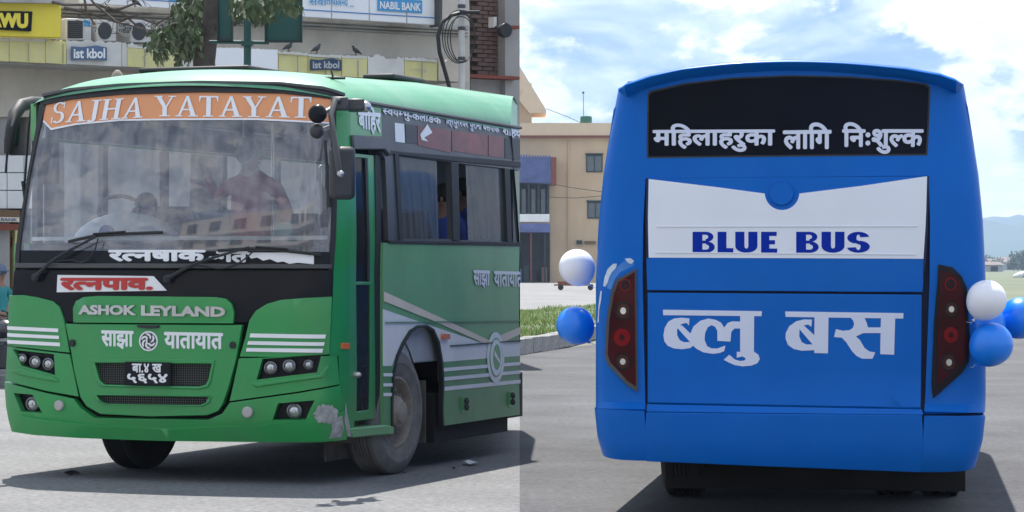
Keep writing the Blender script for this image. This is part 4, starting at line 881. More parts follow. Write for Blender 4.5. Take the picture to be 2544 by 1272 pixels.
# roof, spoiler, sides
TP = [(1545, 222), (1565, 208), (1620, 187), (1700, 169), (1830, 154), (1960, 149), (2100, 153), (2250, 168), (2335, 184), (2368, 197), (2384, 210)]
arc = [RS.inv(x, y) for x, y in TP]
prof = [(.9, .0), (.35, .012), (.0, .006), (-.12, -.002), (-.165, -.012), (-.17, -.02), (-.13, -.045), (-.07, -.068), (-.02, -.080), (.10, -.10)]
sp_ = B(); n = len(prof); L2 = []
fine = []
for i in range(len(arc) - 1):
    for k in range(4): fine.append((arc[i][0] + (arc[i + 1][0] - arc[i][0]) * k / 4, arc[i][1] + (arc[i + 1][1] - arc[i][1]) * k / 4))
fine.append(arc[-1])
def smooth(ls):
    for _ in range(3): ls = [ls[0]] + [(ls[i][0], (ls[i - 1][1] + 2 * ls[i][1] + ls[i + 1][1]) / 4) for i in range(1, len(ls) - 1)] + [ls[-1]]
    return ls
fine = smooth(fine); m_ = len(fine)
def sprow(i, v, dz):
    a, z = fine[i]; e = min(1, min(i, m_ - 1 - i) / 4 + .25); t = a / 1.3
    return LR(a * hwz(z) / 1.29, rv(z) + .05 + (v if v > 0 else v * e) , z + dz * (e if v < .2 else 1))
sp_.grid(lambda i, j: sprow(i, *prof[j]), list(range(m_)), list(range(n))); sp_.out('roof_spoiler', 'blue', bb, ang=60)
b = B(); rows = []
ztop = [LR(a * hwz(z) / 1.29, 0, z) for a, z in fine]
def ring(v, sh=0):
    P_ = [LR(-hwz(z), v, z) for z in (.42, .8, 1.6, 2.3, 2.75)]; P_ += [q + BF * v - Vector((0, 0, .012 + sh)) for q in ztop[2:-2:2]]; P_ += [LR(hwz(z), v, z) for z in (2.75, 2.3, 1.6, .8, .42)]; return P_
vs_ = [.26, 1, 2.5, 4, 5.5, 7, 7.7, 7.95]; rr = [ring(v) for v in vs_]; nn = len(rr[0])
for r in rr: b.v += r
for j in range(len(rr) - 1):
    for i in range(nn - 1): a = j * nn + i; b.f.append((a, a + 1, a + 1 + nn, a + nn))
b.f.append(tuple(range((len(rr) - 1) * nn, len(rr) * nn))); b.f.append(tuple(range(nn)))
b.out('side_body', 'blue', bb)
m3b = Matrix((BR, BF, Vector((0, 0, 1)))).transposed()
for s in (-1, 1):
    for k in range(5): B().grid(lambda v_, z: LR(s * (hwz(z) + .004), v_, z), (.9 + k * 1.35, 2.1 + k * 1.35), lin(1.75, 2.45, 6)).out('side_window', 'rear_glass', bb)
B().box(LR(0, 4, .55), (1.3, 7.2, .3), mat3=m3b).box(LR(0, 2.3, .5), (1.9, .16, .16), mat3=m3b).box(LR(.12, 1.75, .30), (2.15, .03, .44), mat3=m3b).box(LR(0, .9, .52), (1.8, 1.2, .3), mat3=m3b).out('underbody', 'under', bb)  # the thin wide sheet is added black to deepen the shade underneath
def wheel2(u, v, s):
    o = bpy.data.objects.new('wheel', None); C.objects.link(o); o.parent = bb; ORG[o.name] = ORG[bb.name]; wheel(LR(u, v, .5), BR * s, 0, o, False, .5, .30)
wheel2(1.17, 2.35, 1); wheel2(-1.17 + .32, 2.35, -1) if False else wheel2(-.98, 2.1, -1); wheel2(.84, 2.35, 1); wheel2(1.17, 6.4, 1); wheel2(-1.17, 6.4, -1)
# ------------------------------------------------------------------ balloons
M['bal_white'] = mat('white_balloon', (.85, .85, .90), .35, coat=.2); M['bal_blue'] = mat('blue_balloon', (.0, .21, .84), .35, coat=.3)
def balloon(px, py, r, Y, m, label, tilt=0, grp='balloons tied at the corners of the blue bus'):
    c = at(px, py, Y); R_ = r / F * Y; t = thing('balloon', c, label, 'balloon', grp); ax = Vector((math.sin(rad(tilt)), .25, -math.cos(rad(tilt)))).normalized()
    pr = []
    for k in range(25):
        a = math.pi * k / 24; h = math.cos(a); rr_ = math.sin(a)
        pr.append((R_ * rr_ * (1 - .06 * max(0, -h)), -R_ * h * 1.0 * (1.10 if h < 0 else 1)))
    pr[-1] = (R_ * .05, R_ * 1.12)
    B().lathe(c, ax, pr, 40).out('skin', m, t)
    B().lathe(c + ax * R_ * 1.10, ax, [(R_ * .05, 0), (R_ * .035, R_ * .06), (R_ * .09, R_ * .12), (R_ * .10, R_ * .15)], 12).out('knot', m, t)
    B().tube([c + ax * R_ * 1.2, c + ax * R_ * 1.4 + BF * .12, c + ax * R_ * 1.3 + BF * .35 + BR * (.1 if px < 1900 else -.1)], .002, 4).out('string', 'white_letter', t)
balloon(1433, 664, 45, 19.3, 'bal_white', 'white balloon at the left edge of the blue bus, above a blue balloon', 35)
balloon(1429, 808, 47, 19.3, 'bal_blue', 'blue balloon below the white one at the left edge of the blue bus', 40)
balloon(2451, 745, 49.5, 18.25, 'bal_white', 'white balloon overlapping the tail lamp at the right edge of the blue bus', -30)
balloon(2535, 790, 52, 18.75, 'bal_blue', 'blue balloon cut by the right edge of the frame', -60)
balloon(2463, 855, 54, 18.3, 'bal_blue', 'lowest blue balloon under the white balloon on the right', -35)
balloon(2447, 806, 52, 18.62, 'bal_blue', 'blue balloon squeezed between the white balloon and the lowest one', -30)
# ------------------------------------------------------------------ ground, roads, far land
def ground_mat(name, c1, c2, scale, rough=.9, bump=.7, spots=None, crack=False):
    m = bpy.data.materials.new(name); m.use_nodes = True; nt = m.node_tree; n = nt.nodes; l = nt.links; b = n['Principled BSDF']; b.inputs['Roughness'].default_value = rough; b.inputs['Specular IOR Level'].default_value = .3
    tc = n.new('ShaderNodeTexCoord'); a = n.new('ShaderNodeTexNoise'); a.inputs['Scale'].default_value = scale; a.inputs['Detail'].default_value = 8; a.inputs['Roughness'].default_value = .65; l.new(tc.outputs['Object'], a.inputs[0])
    f = n.new('ShaderNodeTexNoise'); f.inputs['Scale'].default_value = 16; f.inputs['Detail'].default_value = 7; f.inputs['Roughness'].default_value = .8; l.new(tc.outputs['Object'], f.inputs[0])
    r = n.new('ShaderNodeMapRange'); r.inputs['From Min'].default_value = .32; r.inputs['From Max'].default_value = .68; l.new(a.outputs['Fac'], r.inputs['Value'])
    m1 = n.new('ShaderNodeMix'); m1.data_type = 'RGBA'; m1.inputs[6].default_value = (*c1, 1); m1.inputs[7].default_value = (*c2, 1); l.new(r.outputs[0], m1.inputs[0])
    m2 = n.new('ShaderNodeMix'); m2.data_type = 'RGBA'; m2.blend_type = 'OVERLAY'; m2.inputs[0].default_value = .95; l.new(m1.outputs[2], m2.inputs[6]); cr = n.new('ShaderNodeMapRange'); cr.inputs['From Min'].default_value = .34; cr.inputs['From Max'].default_value = .66; cr.inputs['To Min'].default_value = .28; cr.inputs['To Max'].default_value = .72; l.new(f.outputs['Fac'], cr.inputs['Value']); l.new(cr.outputs[0], m2.inputs[7])
    hs = n.new('ShaderNodeHueSaturation'); hs.inputs['Saturation'].default_value = .55; l.new(m2.outputs[2], hs.inputs['Color']); l.new(hs.outputs[0], b.inputs['Base Color'])
    bp = n.new('ShaderNodeBump'); bp.inputs['Strength'].default_value = bump; bp.inputs['Distance'].default_value = .012; l.new(f.outputs['Fac'], bp.inputs['Height']); l.new(bp.outputs[0], b.inputs['Normal'])
    return m
M['road_l'] = ground_mat('pale_asphalt', (.14, .141, .144), (.185, .185, .186), .8)
M['road_r'] = ground_mat('grey_asphalt', (.058, .058, .064), (.106, .106, .112), .45)
M['pave'] = ground_mat('pavement_concrete', (.24, .24, .23), (.32, .31, .30), 1.0)
M['apron'] = ground_mat('apron_concrete', (.16, .157, .153), (.23, .225, .217), .25)
M['kerb'] = ground_mat('kerb_concrete', (.20, .20, .195), (.30, .29, .28), 1.4)
M['soil'] = ground_mat('field_soil', (.12, .14, .06), (.17, .17, .085), .02)
M['grassy'] = ground_mat('mown_grass', (.075, .125, .03), (.145, .165, .07), .03)
def sheet(name, pts, z, m):
    o = obj(name, [(x, y, z) for x, y in pts], [tuple(range(len(pts)))], m, smooth=False); o['kind'] = 'structure'; return o
sx = 19 / F
sheet('terrain', [(-3000, -400), (4000, -400), (4000, 7000), (-3000, 7000)], -.012, 'soil')
sheet('road', [(-60, -40), (-.0, -40), (0.0, 0), (sx * 53, 53), (-60, 44)], 0, 'road_l')
sheet('road', [(0, -40), (60, -40), (60, 112), (14, 112), (10, 96), (4, 71), (.15, 54), (sx * 53, 53), (0.0, 0)], 0, 'road_r')
sheet('apron', [(-40, 82), (3.6, 112), (14, 190), (24, 318), (-60, 318), (-60, 80)], -.002, 'apron')
sheet('field', [(14, 112), (60, 112), (400, 400), (900, 3200), (-300, 3200), (24, 318), (14, 190), (3.6, 112)], -.006, 'grassy')
# kerb stones and verge
kl = [(-9, 44), (.15, 53.6), (1.1, 58.5), (2.0, 65.5), (3.4, 74), (7, 94), (10.5, 112)]
def along(pl, d):
    for i in range(len(pl) - 1):
        a, b = Vector(pl[i]), Vector(pl[i + 1]); L = (b - a).length
        if d <= L or i == len(pl) - 2: return a + (b - a) * (d / L), (b - a).normalized()
        d -= L
ke = thing('kerb', (.15, 53.6, 0), 'concrete kerb of pale stones along the grass verge left of the blue bus', 'kerb')
tot = sum((Vector(kl[i + 1]) - Vector(kl[i])).length for i in range(len(kl) - 1)); d = 9.0; proto = None
while d < tot - 1:
    p_, t_ = along(kl, d + .48); ang = math.atan2(t_.y, t_.x)
    if proto is None:
        proto = B().box((0, 0, 0), (.94, .30, .31)).out('kerb_stone', 'kerb', None, bevel=.01); o = proto
    else: o = bpy.data.objects.new('kerb_stone', proto.data); C.objects.link(o); bv = o.modifiers.new('bevel', 'BEVEL'); bv.width = .01
    o.parent = ke; o.location = Vector((p_.x - .15, p_.y, .155 + R.uniform(-.012, .012))) - ke.location + Vector((0, 0, 0)); o.rotation_euler = (0, R.uniform(-.01, .01), ang + R.uniform(-.01, .01)); d += .95
vb = B(); g_in = [(-9.2, 44.2), (-.15, 54), (.8, 58.8), (1.7, 65.9), (3.1, 74.3), (6.7, 94.3), (10.2, 112)]; g_out = [(-12, 60), (-4.5, 72), (-2.2, 82), (.2, 94), (2.0, 102), (3.4, 110), (8, 120)]
vb.grid(lambda i, t: (g_in[i][0] * (1 - t) + g_out[i][0] * t, g_in[i][1] * (1 - t) + g_out[i][1] * t, .20 + .08 * math.sin(t * 3.1) - .2 * max(0, t - .9) * 10 * 1), list(range(7)), lin(0, 1, 11)); o = vb.out('verge', 'grassy'); o['kind'] = 'structure'
M['blade'] = mat('grass_blades', (.17, .27, .06), .8, var=.35, vscale=1.5)
M['blade2'] = mat('dry_grass', (.34, .33, .14), .8, var=.3, vscale=2)
v, f, ix = [], [], []
for k in range(26000):
    i = R.choice((1, 1, 1, 2, 2, 3, 4, 0)); s = R.random(); t = R.random() ** .8 * .97; w0, w1 = g_in[i], g_in[i + 1]; q0, q1 = g_out[i], g_out[i + 1]
    x = (w0[0] + (w1[0] - w0[0]) * s) * (1 - t) + (q0[0] + (q1[0] - q0[0]) * s) * t; y = (w0[1] + (w1[1] - w0[1]) * s) * (1 - t) + (q0[1] + (q1[1] - q0[1]) * s) * t
    cl = noise.noise(Vector((x * .5, y * .25, 0)))
    if R.random() < .35 - cl: continue
    h = R.uniform(.04, .13) * (1 + 1.4 * max(0, cl)); a = R.uniform(0, 6.28); w = R.uniform(.012, .03); lx, ly = math.cos(a) * h * .5, math.sin(a) * h * .5; z = .2 + .07 * math.sin(t * 3.1) - .02; k0 = len(v)
    v += [(x - w * math.sin(a), y + w * math.cos(a), z), (x + w * math.sin(a), y - w * math.cos(a), z), (x + lx, y + ly, z + h)]; f.append((k0, k0 + 1, k0 + 2)); ix.append(1 if R.random() < .22 else 0)
tag(obj('grass', v, f, None, smooth=False, mats=['blade', 'blade2'], idx=ix), 'rough green grass growing on the verge behind the kerb', 'grass', kind='stuff')
# hills far off
M['hill'] = mat('forested_hill', (.03, .055, .04), .95, var=.35, vscale=.004)
hb_ = B()
def hz(x, y, ridge): return ridge * (.62 + .55 * noise.noise(Vector((x * .0009 + 3, y * .0004, 0))) + .16 * noise.noise(Vector((x * .005, y * .003, 7))) + .05 * noise.noise(Vector((x * .02, y * .02, 3))))
hb_.grid(lambda x, t: (x, 4200 + t * 1500, max(-3, hz(x, t * 1500, 196) * math.sin(min(t, 1) * 1.57) - 2)), lin(-2600, 3400, 150), lin(0, 1.25, 26)); o = hb_.out('hills', 'hill'); o['kind'] = 'structure'
# ------------------------------------------------------------------ tan building with awning
M['tan'] = mat('tan_render', (.62, .46, .30), .9, var=.07, vscale=.35, dirt=(.46, .32, .19), damt=.5, dscale=.25)
M['tan_hi'] = mat('pale_tan_parapet', (.70, .54, .38), .9, var=.05, vscale=.4)
M['rust'] = mat('red_brown_trim', (.22, .06, .04), .8)
M['wglass'] = mat('dull_window_glass', (.05, .075, .09), .15, coat=.5, var=.3, vscale=.5)
M['wframe'] = mat('dark_green_window_frame', (.015, .03, .03), .6)
M['awn'] = mat('blue_corrugated_sheet', (.11, .14, .32), .6, var=.3, vscale=.8)
M['dark_open'] = mat('dark_interior_shop', (.018, .017, .02), .9, var=.5, vscale=.6)
M['tank'] = mat('green_tank', (.01, .10, .075), .5)
YB = 300.0
def fbox(name, x0, y0, x1, y1, m, par, off=0, depth=.3, Y=YB, bevel=0):
    """a box on a frontal wall at distance Y, measured by its corners; off: how far it stands out"""
    a = at(x0, y0, Y); b = at(x1, y1, Y); return B().box(((a.x + b.x) / 2, Y - off + depth / 2, (a.z + b.z) / 2), (abs(b.x - a.x), depth, abs(a.z - b.z))).out(name, m, par, smooth=False, bevel=bevel)
tb = thing('tan_building', at(1400, 701, YB), 'tan rendered building with flat roof and blue awning behind the white balloon', 'building')
fbox('wall', 1150, 335, 1640, 704, 'tan', tb, 0, 14); fbox('parapet', 1145, 306, 1650, 337, 'tan_hi', tb, .5, 14)
fbox('red_trim', 1145, 337, 1648, 342, 'rust', tb, .62, .5)
fbox('stair_tower', 1150, 205, 1321, 306, 'tan_hi', tb, -.6, 8)
q = [(1291 - 90, 205), (1291 - 90, 150), (1275, 146), (1357, 274), (1357, 283), (1318, 279), (1305, 260)]
V = [at(x, y, YB - 1.2) for x, y in [(1150, 262), (1282, 150), (1357, 273), (1357, 281), (1316, 281), (1282, 240), (1150, 300)]]; V += [p_ + Vector((0, 9, 0)) for p_ in V]; n = 7
obj('tower_roof', V, [tuple(reversed(range(n))), tuple(n + i for i in range(n))] + [(i, (i + 1) % n, n + (i + 1) % n, n + i) for i in range(n)], 'tan_hi', tb, smooth=False)
B().lathe(at(1291, 224, YB - 1), (0, 0, 1), [(.12, -.9), (.3, -.4), (.42, 0), (.3, .4), (0, .55)], 14).out('roof_finial', 'tan_hi', tb)
for x0, y0, x1, y1 in ((1456, 384, 1497, 428), (1459, 501, 1500, 543), (1540, 384, 1580, 428), (1540, 501, 1580, 543)):
    w = fbox('window', x0, y0, x1, y1, 'wframe', tb, .10, .3)
    mx = (x0 + x1) / 2; fbox('pane', x0 + 3, y0 + 4, mx - 1.5, y1 - 3, 'wglass', w, .13, .05); fbox('pane', mx + 1.5, y0 + 4, x1 - 3, y1 - 3, 'wglass', w, .13, .05)
    fbox('lintel', x0 - 2, y0 - 3, x1 + 2, y0, 'wframe', w, .3, .4)
ba = fbox('awning_box', 1210, 392, 1368, 455, 'awn', tb, 3.0, 3.0)
for k in range(22): fbox('corrugation', 1215 + k * 7, 387 + 2 * (k > 14), 1219 + k * 7, 451 + k * .4, 'awn', ba, 3.12, .12)
fbox('awning_side', 1368, 393, 1381, 461, 'rust', tb, 3.05, 3.0); fbox('veranda_back', 1200, 456, 1362, 536, 'dark_open', tb, .3, .3)
for k in range(7): fbox('veranda_post', 1215 + k * 24, 458, 1220 + k * 24, 536, 'wframe', tb, 2.6, .15)
for k in range(6): fbox('veranda_window', 1224 + k * 24, 470, 1234 + k * 24, 530, 'wglass', tb, .5, .1)
fbox('white_balustrade', 1200, 533, 1364, 552, 'white_side', tb, 2.9, .3); fbox('blue_fascia', 1200, 556, 1366, 578, 'awn', tb, 3.0, 3.0); fbox('dark_shopfront', 1190, 578, 1366, 702, 'dark_open', tb, .4, .4)
for k in range(5): fbox('shop_post', 1215 + k * 34, 578, 1219 + k * 34, 700, 'rust' if k % 2 else 'wframe', tb, 2.6, .2)
for k, (x, y) in enumerate(((1300, 660), (1320, 672), (1345, 664), (1282, 668))): fbox('stacked_goods', x, y, x + 14, 700, ('wframe', 'dark_open', 'brown', 'awn')[k], tb, 1.2, .8)
fbox('drain_pipe', 1411, 345, 1413.5, 640, 'tan', tb, .25, .2); fbox('wall_box', 1432, 597, 1446, 607, 'wframe', tb, .5, .4); fbox('wall_sign', 1452, 599, 1480, 606, 'wood' if 'wood' in M else 'brown', tb, .3, .2)
tk = thing('water_tank', at(1456, 305, YB + 3), 'green water tank on the flat roof of the tan building', 'water tank')
B().lathe(at(1456, 306, YB + 3), (0, 0, 1), [(.62, 0), (.64, .1), (.64, .55), (.6, .72), (.15, .8), (0, .8)], 20).out('drum', 'tank', tk); B().lathe(at(1456, 306, YB + 3), (0, 0, 1), [(.66, .3), (.66, .36)], 20).out('rib_band', 'tank', tk)
ms = thing('antenna_mast', at(1450, 306, YB + 5), 'thin antenna mast with a small ball on top behind the water tank', 'antenna')
B().tube([at(1450, 306, YB + 5), at(1449, 232, YB + 5)], .035, 6).out('mast', 'grey_frame', ms); B().ball(at(1449, 230, YB + 5), .14, 8, 6).out('ball', 'grey_frame', ms)
for k, (pts, lab) in enumerate((([(1357, 270), (1410, 290), (1450, 308)], 'thin cable running from the stair tower roof down to the water tank'), ([(1381, 459), (1420, 466), (1490, 476), (1560, 470)], 'upper cable sagging across the tan wall'), ([(1366, 490), (1430, 492), (1500, 486), (1560, 480)], 'lower cable sagging across the tan wall'))):
    o = thing('cable', at(*pts[0], YB - 3.5), lab, 'cable', 'cables on the tan building'); B().tube([at(x, y, YB - 3.6 if k else YB) for x, y in pts], .03, 5).out('wire', 'rubber', o)
# trolley on the apron
tr_ = thing('luggage_trolley', at(1425, 718, 195), 'low flat brown trolley standing on the apron behind the white balloon', 'trolley'); YT = 195
B().box(at(1425, 708, YT), (2.7, 1.3, .10)).out('deck', 'brown', tr_); B().box(at(1425, 703, YT), (2.2, 1.0, .22)).out('load_crate', 'rust', tr_)
for x in (1393, 1467): B().lathe(at(x, 714, YT - .6), (0, 1, 0), [(0, -.05), (.2, -.05), (.2, .05), (0, .05)], 14).out('wheel', 'tyre_dark', tr_)
# ------------------------------------------------------------------ far airfield buildings and trees on the right
M['far_wall'] = mat('pale_far_wall', (.42, .42, .42), .8, var=.1, vscale=.05); M['far_roof'] = mat('brown_far_roof', (.14, .11, .10), .8, var=.2, vscale=.05); M['tree_dark'] = mat('dark_tree_leaves', (.03, .055, .022), .9, var=.4, vscale=.2)
for x0, x1, y0, y1, Y, lab in ((2448, 2492, 650, 661, 900, 'long low white hangar at the left end of the far airfield'), (2462, 2500, 642, 656, 1250, 'grey hangar with a dark roof behind the low white one'), (2490, 2530, 638, 654, 1350, 'broad far hangar with a brown pitched roof'), (2528, 2575, 640, 653, 1400, 'far building partly hidden by trees at the frame edge'), (2300, 2440, 645, 658, 1100, 'row of far airfield sheds behind the blue bus')):
    a = at(x0, y1, Y); b = at(x1, y0, Y); h = b.z - 0; o = thing('hangar', (a.x, Y, 0), lab, 'hangar', 'far airfield hangars'); xm = (a.x + b.x) / 2; wd = b.x - a.x
    B().box((xm, Y + 10, h * .34), (wd, 20, h * .68)).out('wall', 'far_wall', o, smooth=False)
    V = [(a.x - .5, Y - 1, h * .68), (b.x + .5, Y - 1, h * .68), (b.x + .5, Y + 21, h * .68), (a.x - .5, Y + 21, h * .68), (a.x - .5, Y + 10, h), (b.x + .5, Y + 10, h)]
    obj('roof', V, [(0, 1, 5, 4), (2, 3, 4, 5), (0, 4, 3), (1, 2, 5), (0, 3, 2, 1)], 'far_roof', o, smooth=False)
    B().box((xm, Y - .1, h * .28), (wd * .4, .3, h * .5)).out('hangar_door', 'dark_open', o, smooth=False)
def leafball(b, c, r, n, q, flat=1.0):
    for _ in range(n):
        d = Vector((q.gauss(0, 1), q.gauss(0, 1), q.gauss(0, 1))).normalized() * r * q.uniform(.5, 1) ; d.z *= flat; p_ = Vector(c) + d; s = r * q.uniform(.12, .26); u = Vector((q.gauss(0, 1), q.gauss(0, 1), q.gauss(0, 1))).normalized(); w = u.orthogonal().normalized()
        b.add([p_ - u * s - w * s * .5, p_ + u * s - w * s * .4, p_ + u * s * .7 + w * s * .6, p_ - u * s * .8 + w * s * .5], [(0, 1, 2, 3)])
for k, (x, y, Y, rr_) in enumerate(((2530, 634, 1280, 4.5), (2541, 630, 1260, 5), (2519, 645, 1180, 3), (2549, 640, 1220, 5), (2478, 646, 1150, 2.4), (2458, 644, 1500, 4), (2446, 645, 1450, 4), (2505, 641, 1520, 3.5))):
    c = at(x, y, Y); q = random.Random(k); o = thing('far_tree', (c.x, Y, 0), ('dark round tree at the right frame edge beyond the field', 'tallest dark tree by the right frame edge', 'small dark tree in front of the far hangar', 'wide dark tree cut by the right frame edge', 'little tree beside the white hangar', 'far tree over the grey hangar roof', 'far tree nearest the blue bus', 'small far tree between two hangar roofs')[k], 'tree', 'trees on the far side of the airfield')
    b = B(); top = c.z + rr_ * .3
    for _ in range(9): leafball(b, (c.x + q.uniform(-.7, .7) * rr_, Y + q.uniform(-.7, .7) * rr_, max(rr_ * .4, c.z * q.uniform(.45, 1.0))), rr_ * .62, 34, q)
    b.out('crown', 'tree_dark', o, smooth=False); B().tube([(c.x, Y, 0), (c.x, Y, c.z)], [rr_ * .12, rr_ * .05], 6).out('trunk', 'brown', o)
b = B(); q = random.Random(5)
for k in range(240): leafball(b, (q.uniform(-250, 420), 1650 + q.uniform(-60, 60), q.uniform(0, 5)), q.uniform(3, 6), 14, q, .7)
tag(b.out('woods', 'tree_dark', smooth=False), 'dark belt of trees at the foot of the hills', 'trees', kind='stuff')
gp = B(); q = random.Random(9)
for k in range(30): pass
o = thing('light_aircraft', at(2543, 690, 430), 'small white light aircraft parked on the field at the right edge', 'aircraft'); YA = 430; c = at(2545, 688, YA)
B().tube([c + Vector((-1.7, 0, .1)), c + Vector((-.8, 0, .2)), c + Vector((.6, 0, .3)), c + Vector((3, 0, .2)), c + Vector((4.4, 0, .35))], [.18, .55, .6, .35, .12], 12).out('fuselage', 'white_letter', o); B().box(c + Vector((.4, 0, .65)), (1.3, 8, .12)).out('wing', 'white_letter', o); B().box(c + Vector((4.2, 0, .8)), (.7, .1, 1.1)).out('tail_fin', 'white_letter', o)
B().tube([c + Vector((-.2, .9, .1)), c + Vector((-.2, 1.0, -1.2))], .06, 6).tube([c + Vector((-.2, -.9, .1)), c + Vector((-.2, -1.0, -1.2))], .06, 6).out('landing_gear', 'rubber', o)
# ------------------------------------------------------------------ street facade behind the green bus
FD = Vector((9428, 7000, 0)).normalized(); F0 = at(1272, HY, 48.8); FN = Vector((FD.y, -FD.x, 0))          # FN points to the street
def ffn(a, z): return Vector((F0.x, F0.y, 0)) + FD * a + Vector((0, 0, z))
FS = Skin(ffn, (-3, 4), 50); gz = 0
def fs_off(d):
    return Skin(lambda a, z: ffn(a, z) + FN * d, (-3, 4), 50)
M['wall'] = mat('stained_render', (.56, .52, .45), .9, var=.1, vscale=.5, dirt=(.30, .27, .23), damt=.8, dscale=.7)
M['wall_d'] = mat('grey_lower_wall', (.36, .35, .34), .9, var=.12, vscale=.7, dirt=(.20, .19, .18), damt=.7, dscale=.8)
M['cornice'] = mat('weathered_concrete', (.42, .41, .38), .9, var=.15, vscale=1.5, dirt=(.20, .19, .17), damt=.8, dscale=1.4)
M['board'] = mat('white_sign_board', (.82, .84, .86), .5, var=.02)
M['yellow'] = mat('yellow_sign', (.80, .66, .06), .5, var=.04)
M['yellow_p'] = mat('faded_yellow_banner', (.68, .64, .28), .8, var=.14, vscale=1.2, dirt=(.55, .54, .46), damt=.7, dscale=1.6)
M['torn'] = mat('torn_white_sheet', (.66, .66, .63), .8, var=.12, vscale=2, dirt=(.40, .38, .33), damt=.8, dscale=2)
M['navy'] = mat('navy_banner', (.09, .15, .26), .7, var=.1, vscale=2)
M['sky_blue'] = mat('bank_blue', (.06, .32, .62), .5); M['line_blue'] = mat('blue_line', (.05, .20, .5), .5)
M['green_g'] = mat('green_shop_glass', (.02, .09, .06), .3, coat=.5, var=.3)
M['sign_green'] = mat('dark_green_sign_back', (.016, .075, .065), .6, var=.12, vscale=2)
M['tile'] = mat('white_wall_tile', (.72, .73, .73), .4, var=.04)
M['brick'] = mat('dark_brick', (.13, .085, .07), .9, var=.35, vscale=3)
M['mortar'] = mat('mortar', (.07, .06, .055), .95)
M['bark'] = mat('bark', (.075, .06, .05), .95, var=.4, vscale=8, bump=.5, bscale=30)
M['leaf'] = mat('dusty_leaf', (.055, .085, .03), .7, var=.4, vscale=5); M['leaf2'] = mat('pale_leaf', (.12, .14, .07), .7, var=.3, vscale=5)
M['ac'] = mat('air_conditioner_casing', (.58, .57, .55), .6, var=.12, vscale=3)
def fp(name, pts, m, par, off=0, thick=.1, **k):
    s = fs_off(off); return panel(name, s, pts, m, par, 0, thick, **k)
def base(px): a, b = FS.inv(px, 900); p_ = ffn(a, 0); return p_
bd = thing('street_building', base(600), 'grey rendered commercial building with cornices and signboards behind the green bus', 'building')
ym = lambda x, y: (x, y)
fp('upper_wall', [(-260, -120), (1165, -120), (1168, 290), (-260, 290)], 'wall', bd, 0, 7)
fp('lower_wall', [(-260, 150), (1165, 190), (1165, 880), (-260, 960)], 'wall_d', bd, -1.3, 5.5)
fp('canopy_slab', [(-260, 84), (1160, 148), (1160, 203), (-260, 147)], 'cornice', bd, .85, 2.2)
for off, q in ((.28, [(150, 6), (1166, 62), (1166, 76), (150, 21)]), (.16, [(150, 23), (1166, 78), (1166, 84), (150, 31)]), (.08, [(150, 33), (1166, 86), (1166, 92), (150, 40)])): fp('cornice', q, 'cornice', bd, off, .4, bevel=.02)
for x0, x1 in ((-40, 24), (76, 110), (160, 200)): fp('pillar', [(x0, 150), (x1, 152), (x1, 930), (x0, 935)], 'wall_d', bd, -.1, 1.2)
gw = fp('green_window', [(24, 168), (70, 170), (66, 362), (24, 362)], 'wframe', bd, -.5, .2)
for q in ([(28, 172), (40, 172), (40, 262), (28, 262)], [(44, 172), (66, 173), (63, 262), (44, 262)], [(28, 268), (40, 268), (40, 356), (28, 356)], [(44, 268), (63, 268), (61, 356), (44, 356)]): fp('pane', q, 'green_g', gw, -.47, .05)
for y0, y1 in ((386, 428), (430, 472), (474, 518)):
    for x0, x1 in ((-42, -20), (-18, 17), (19, 59), (61, 104)): fp('tile', [(x0, y0), (x1, y0), (x1, y1), (x0, y1)], 'tile', bd, .0, .06, bevel=.006)
fp('dark_doorway', [(112, 175), (158, 176), (158, 930), (112, 932)], 'dark_open', bd, -1.2, .1)
sh = thing('shop_sign', base(10), 'brown and cream shop sign strip over the red doorway at the left edge', 'sign')
fp('sign_board', [(-60, 520), (50, 522), (50, 552), (-60, 550)], 'brown', sh, .12, .12); fp('sign_strip', [(-60, 538), (48, 540), (48, 552), (-60, 550)], 'cream', sh, .14, .03); fp('sign_strip', [(-60, 556), (50, 556), (50, 572), (-60, 572)], 'rust', sh, .12, .1)
lettering('sign_lettering', fs_off(.16), glyph('BANK', .03), [(2, 541), (44, 542), (44, 550), (2, 549)], 'navy', sh, 0)
sf = thing('shop_doorway', base(10), 'dark red framed doorway with yellow posts under the shop sign', 'doorway')
fp('opening', [(-60, 572), (52, 572), (50, 905), (-60, 910)], 'dark_open', sf, -.35, .1); fp('door_post', [(38, 572), (48, 572), (47, 905), (37, 905)], 'yellow_p', sf, -.1, .2); fp('door_post', [(20, 575), (26, 575), (25, 905), (19, 905)], 'rust', sf, -.15, .2); fp('door_post', [(-8, 575), (0, 575), (0, 905), (-8, 905)], 'rust', sf, -.15, .2)
for x, y, mm in ((4, 600, 'red'), (4, 628, 'cloth_blue'), (28, 590, 'red_film')): fp('poster', [(x, y), (x + 13, y), (x + 13, y + 24), (x, y + 24)], mm, sf, -.2, .02)
# yellow corner sign
ys = thing('yellow_sign', ffn(*FS.inv(80, 60)), 'big yellow signboard with a black lettered box at the top left corner', 'sign')
fp('board', [(-120, -60), (154, -60), (153, 94), (-120, 86)], 'yellow', ys, 1.1, .25, bevel=.02)
fp('edge_strip', [(-120, -60), (160, -60), (160, 8), (-120, 4)], 'cornice', ys, 1.25, .3)
fp('box', [(-60, 26), (82, 28), (79, 78), (-60, 70)], 'black', ys, 1.16, .06, bevel=.015)
lettering('box_lettering', fs_off(1.17), glyph('AWU', .07), [(-30, 31), (70, 33), (70, 71), (-30, 67)], 'yellow', ys, 0)
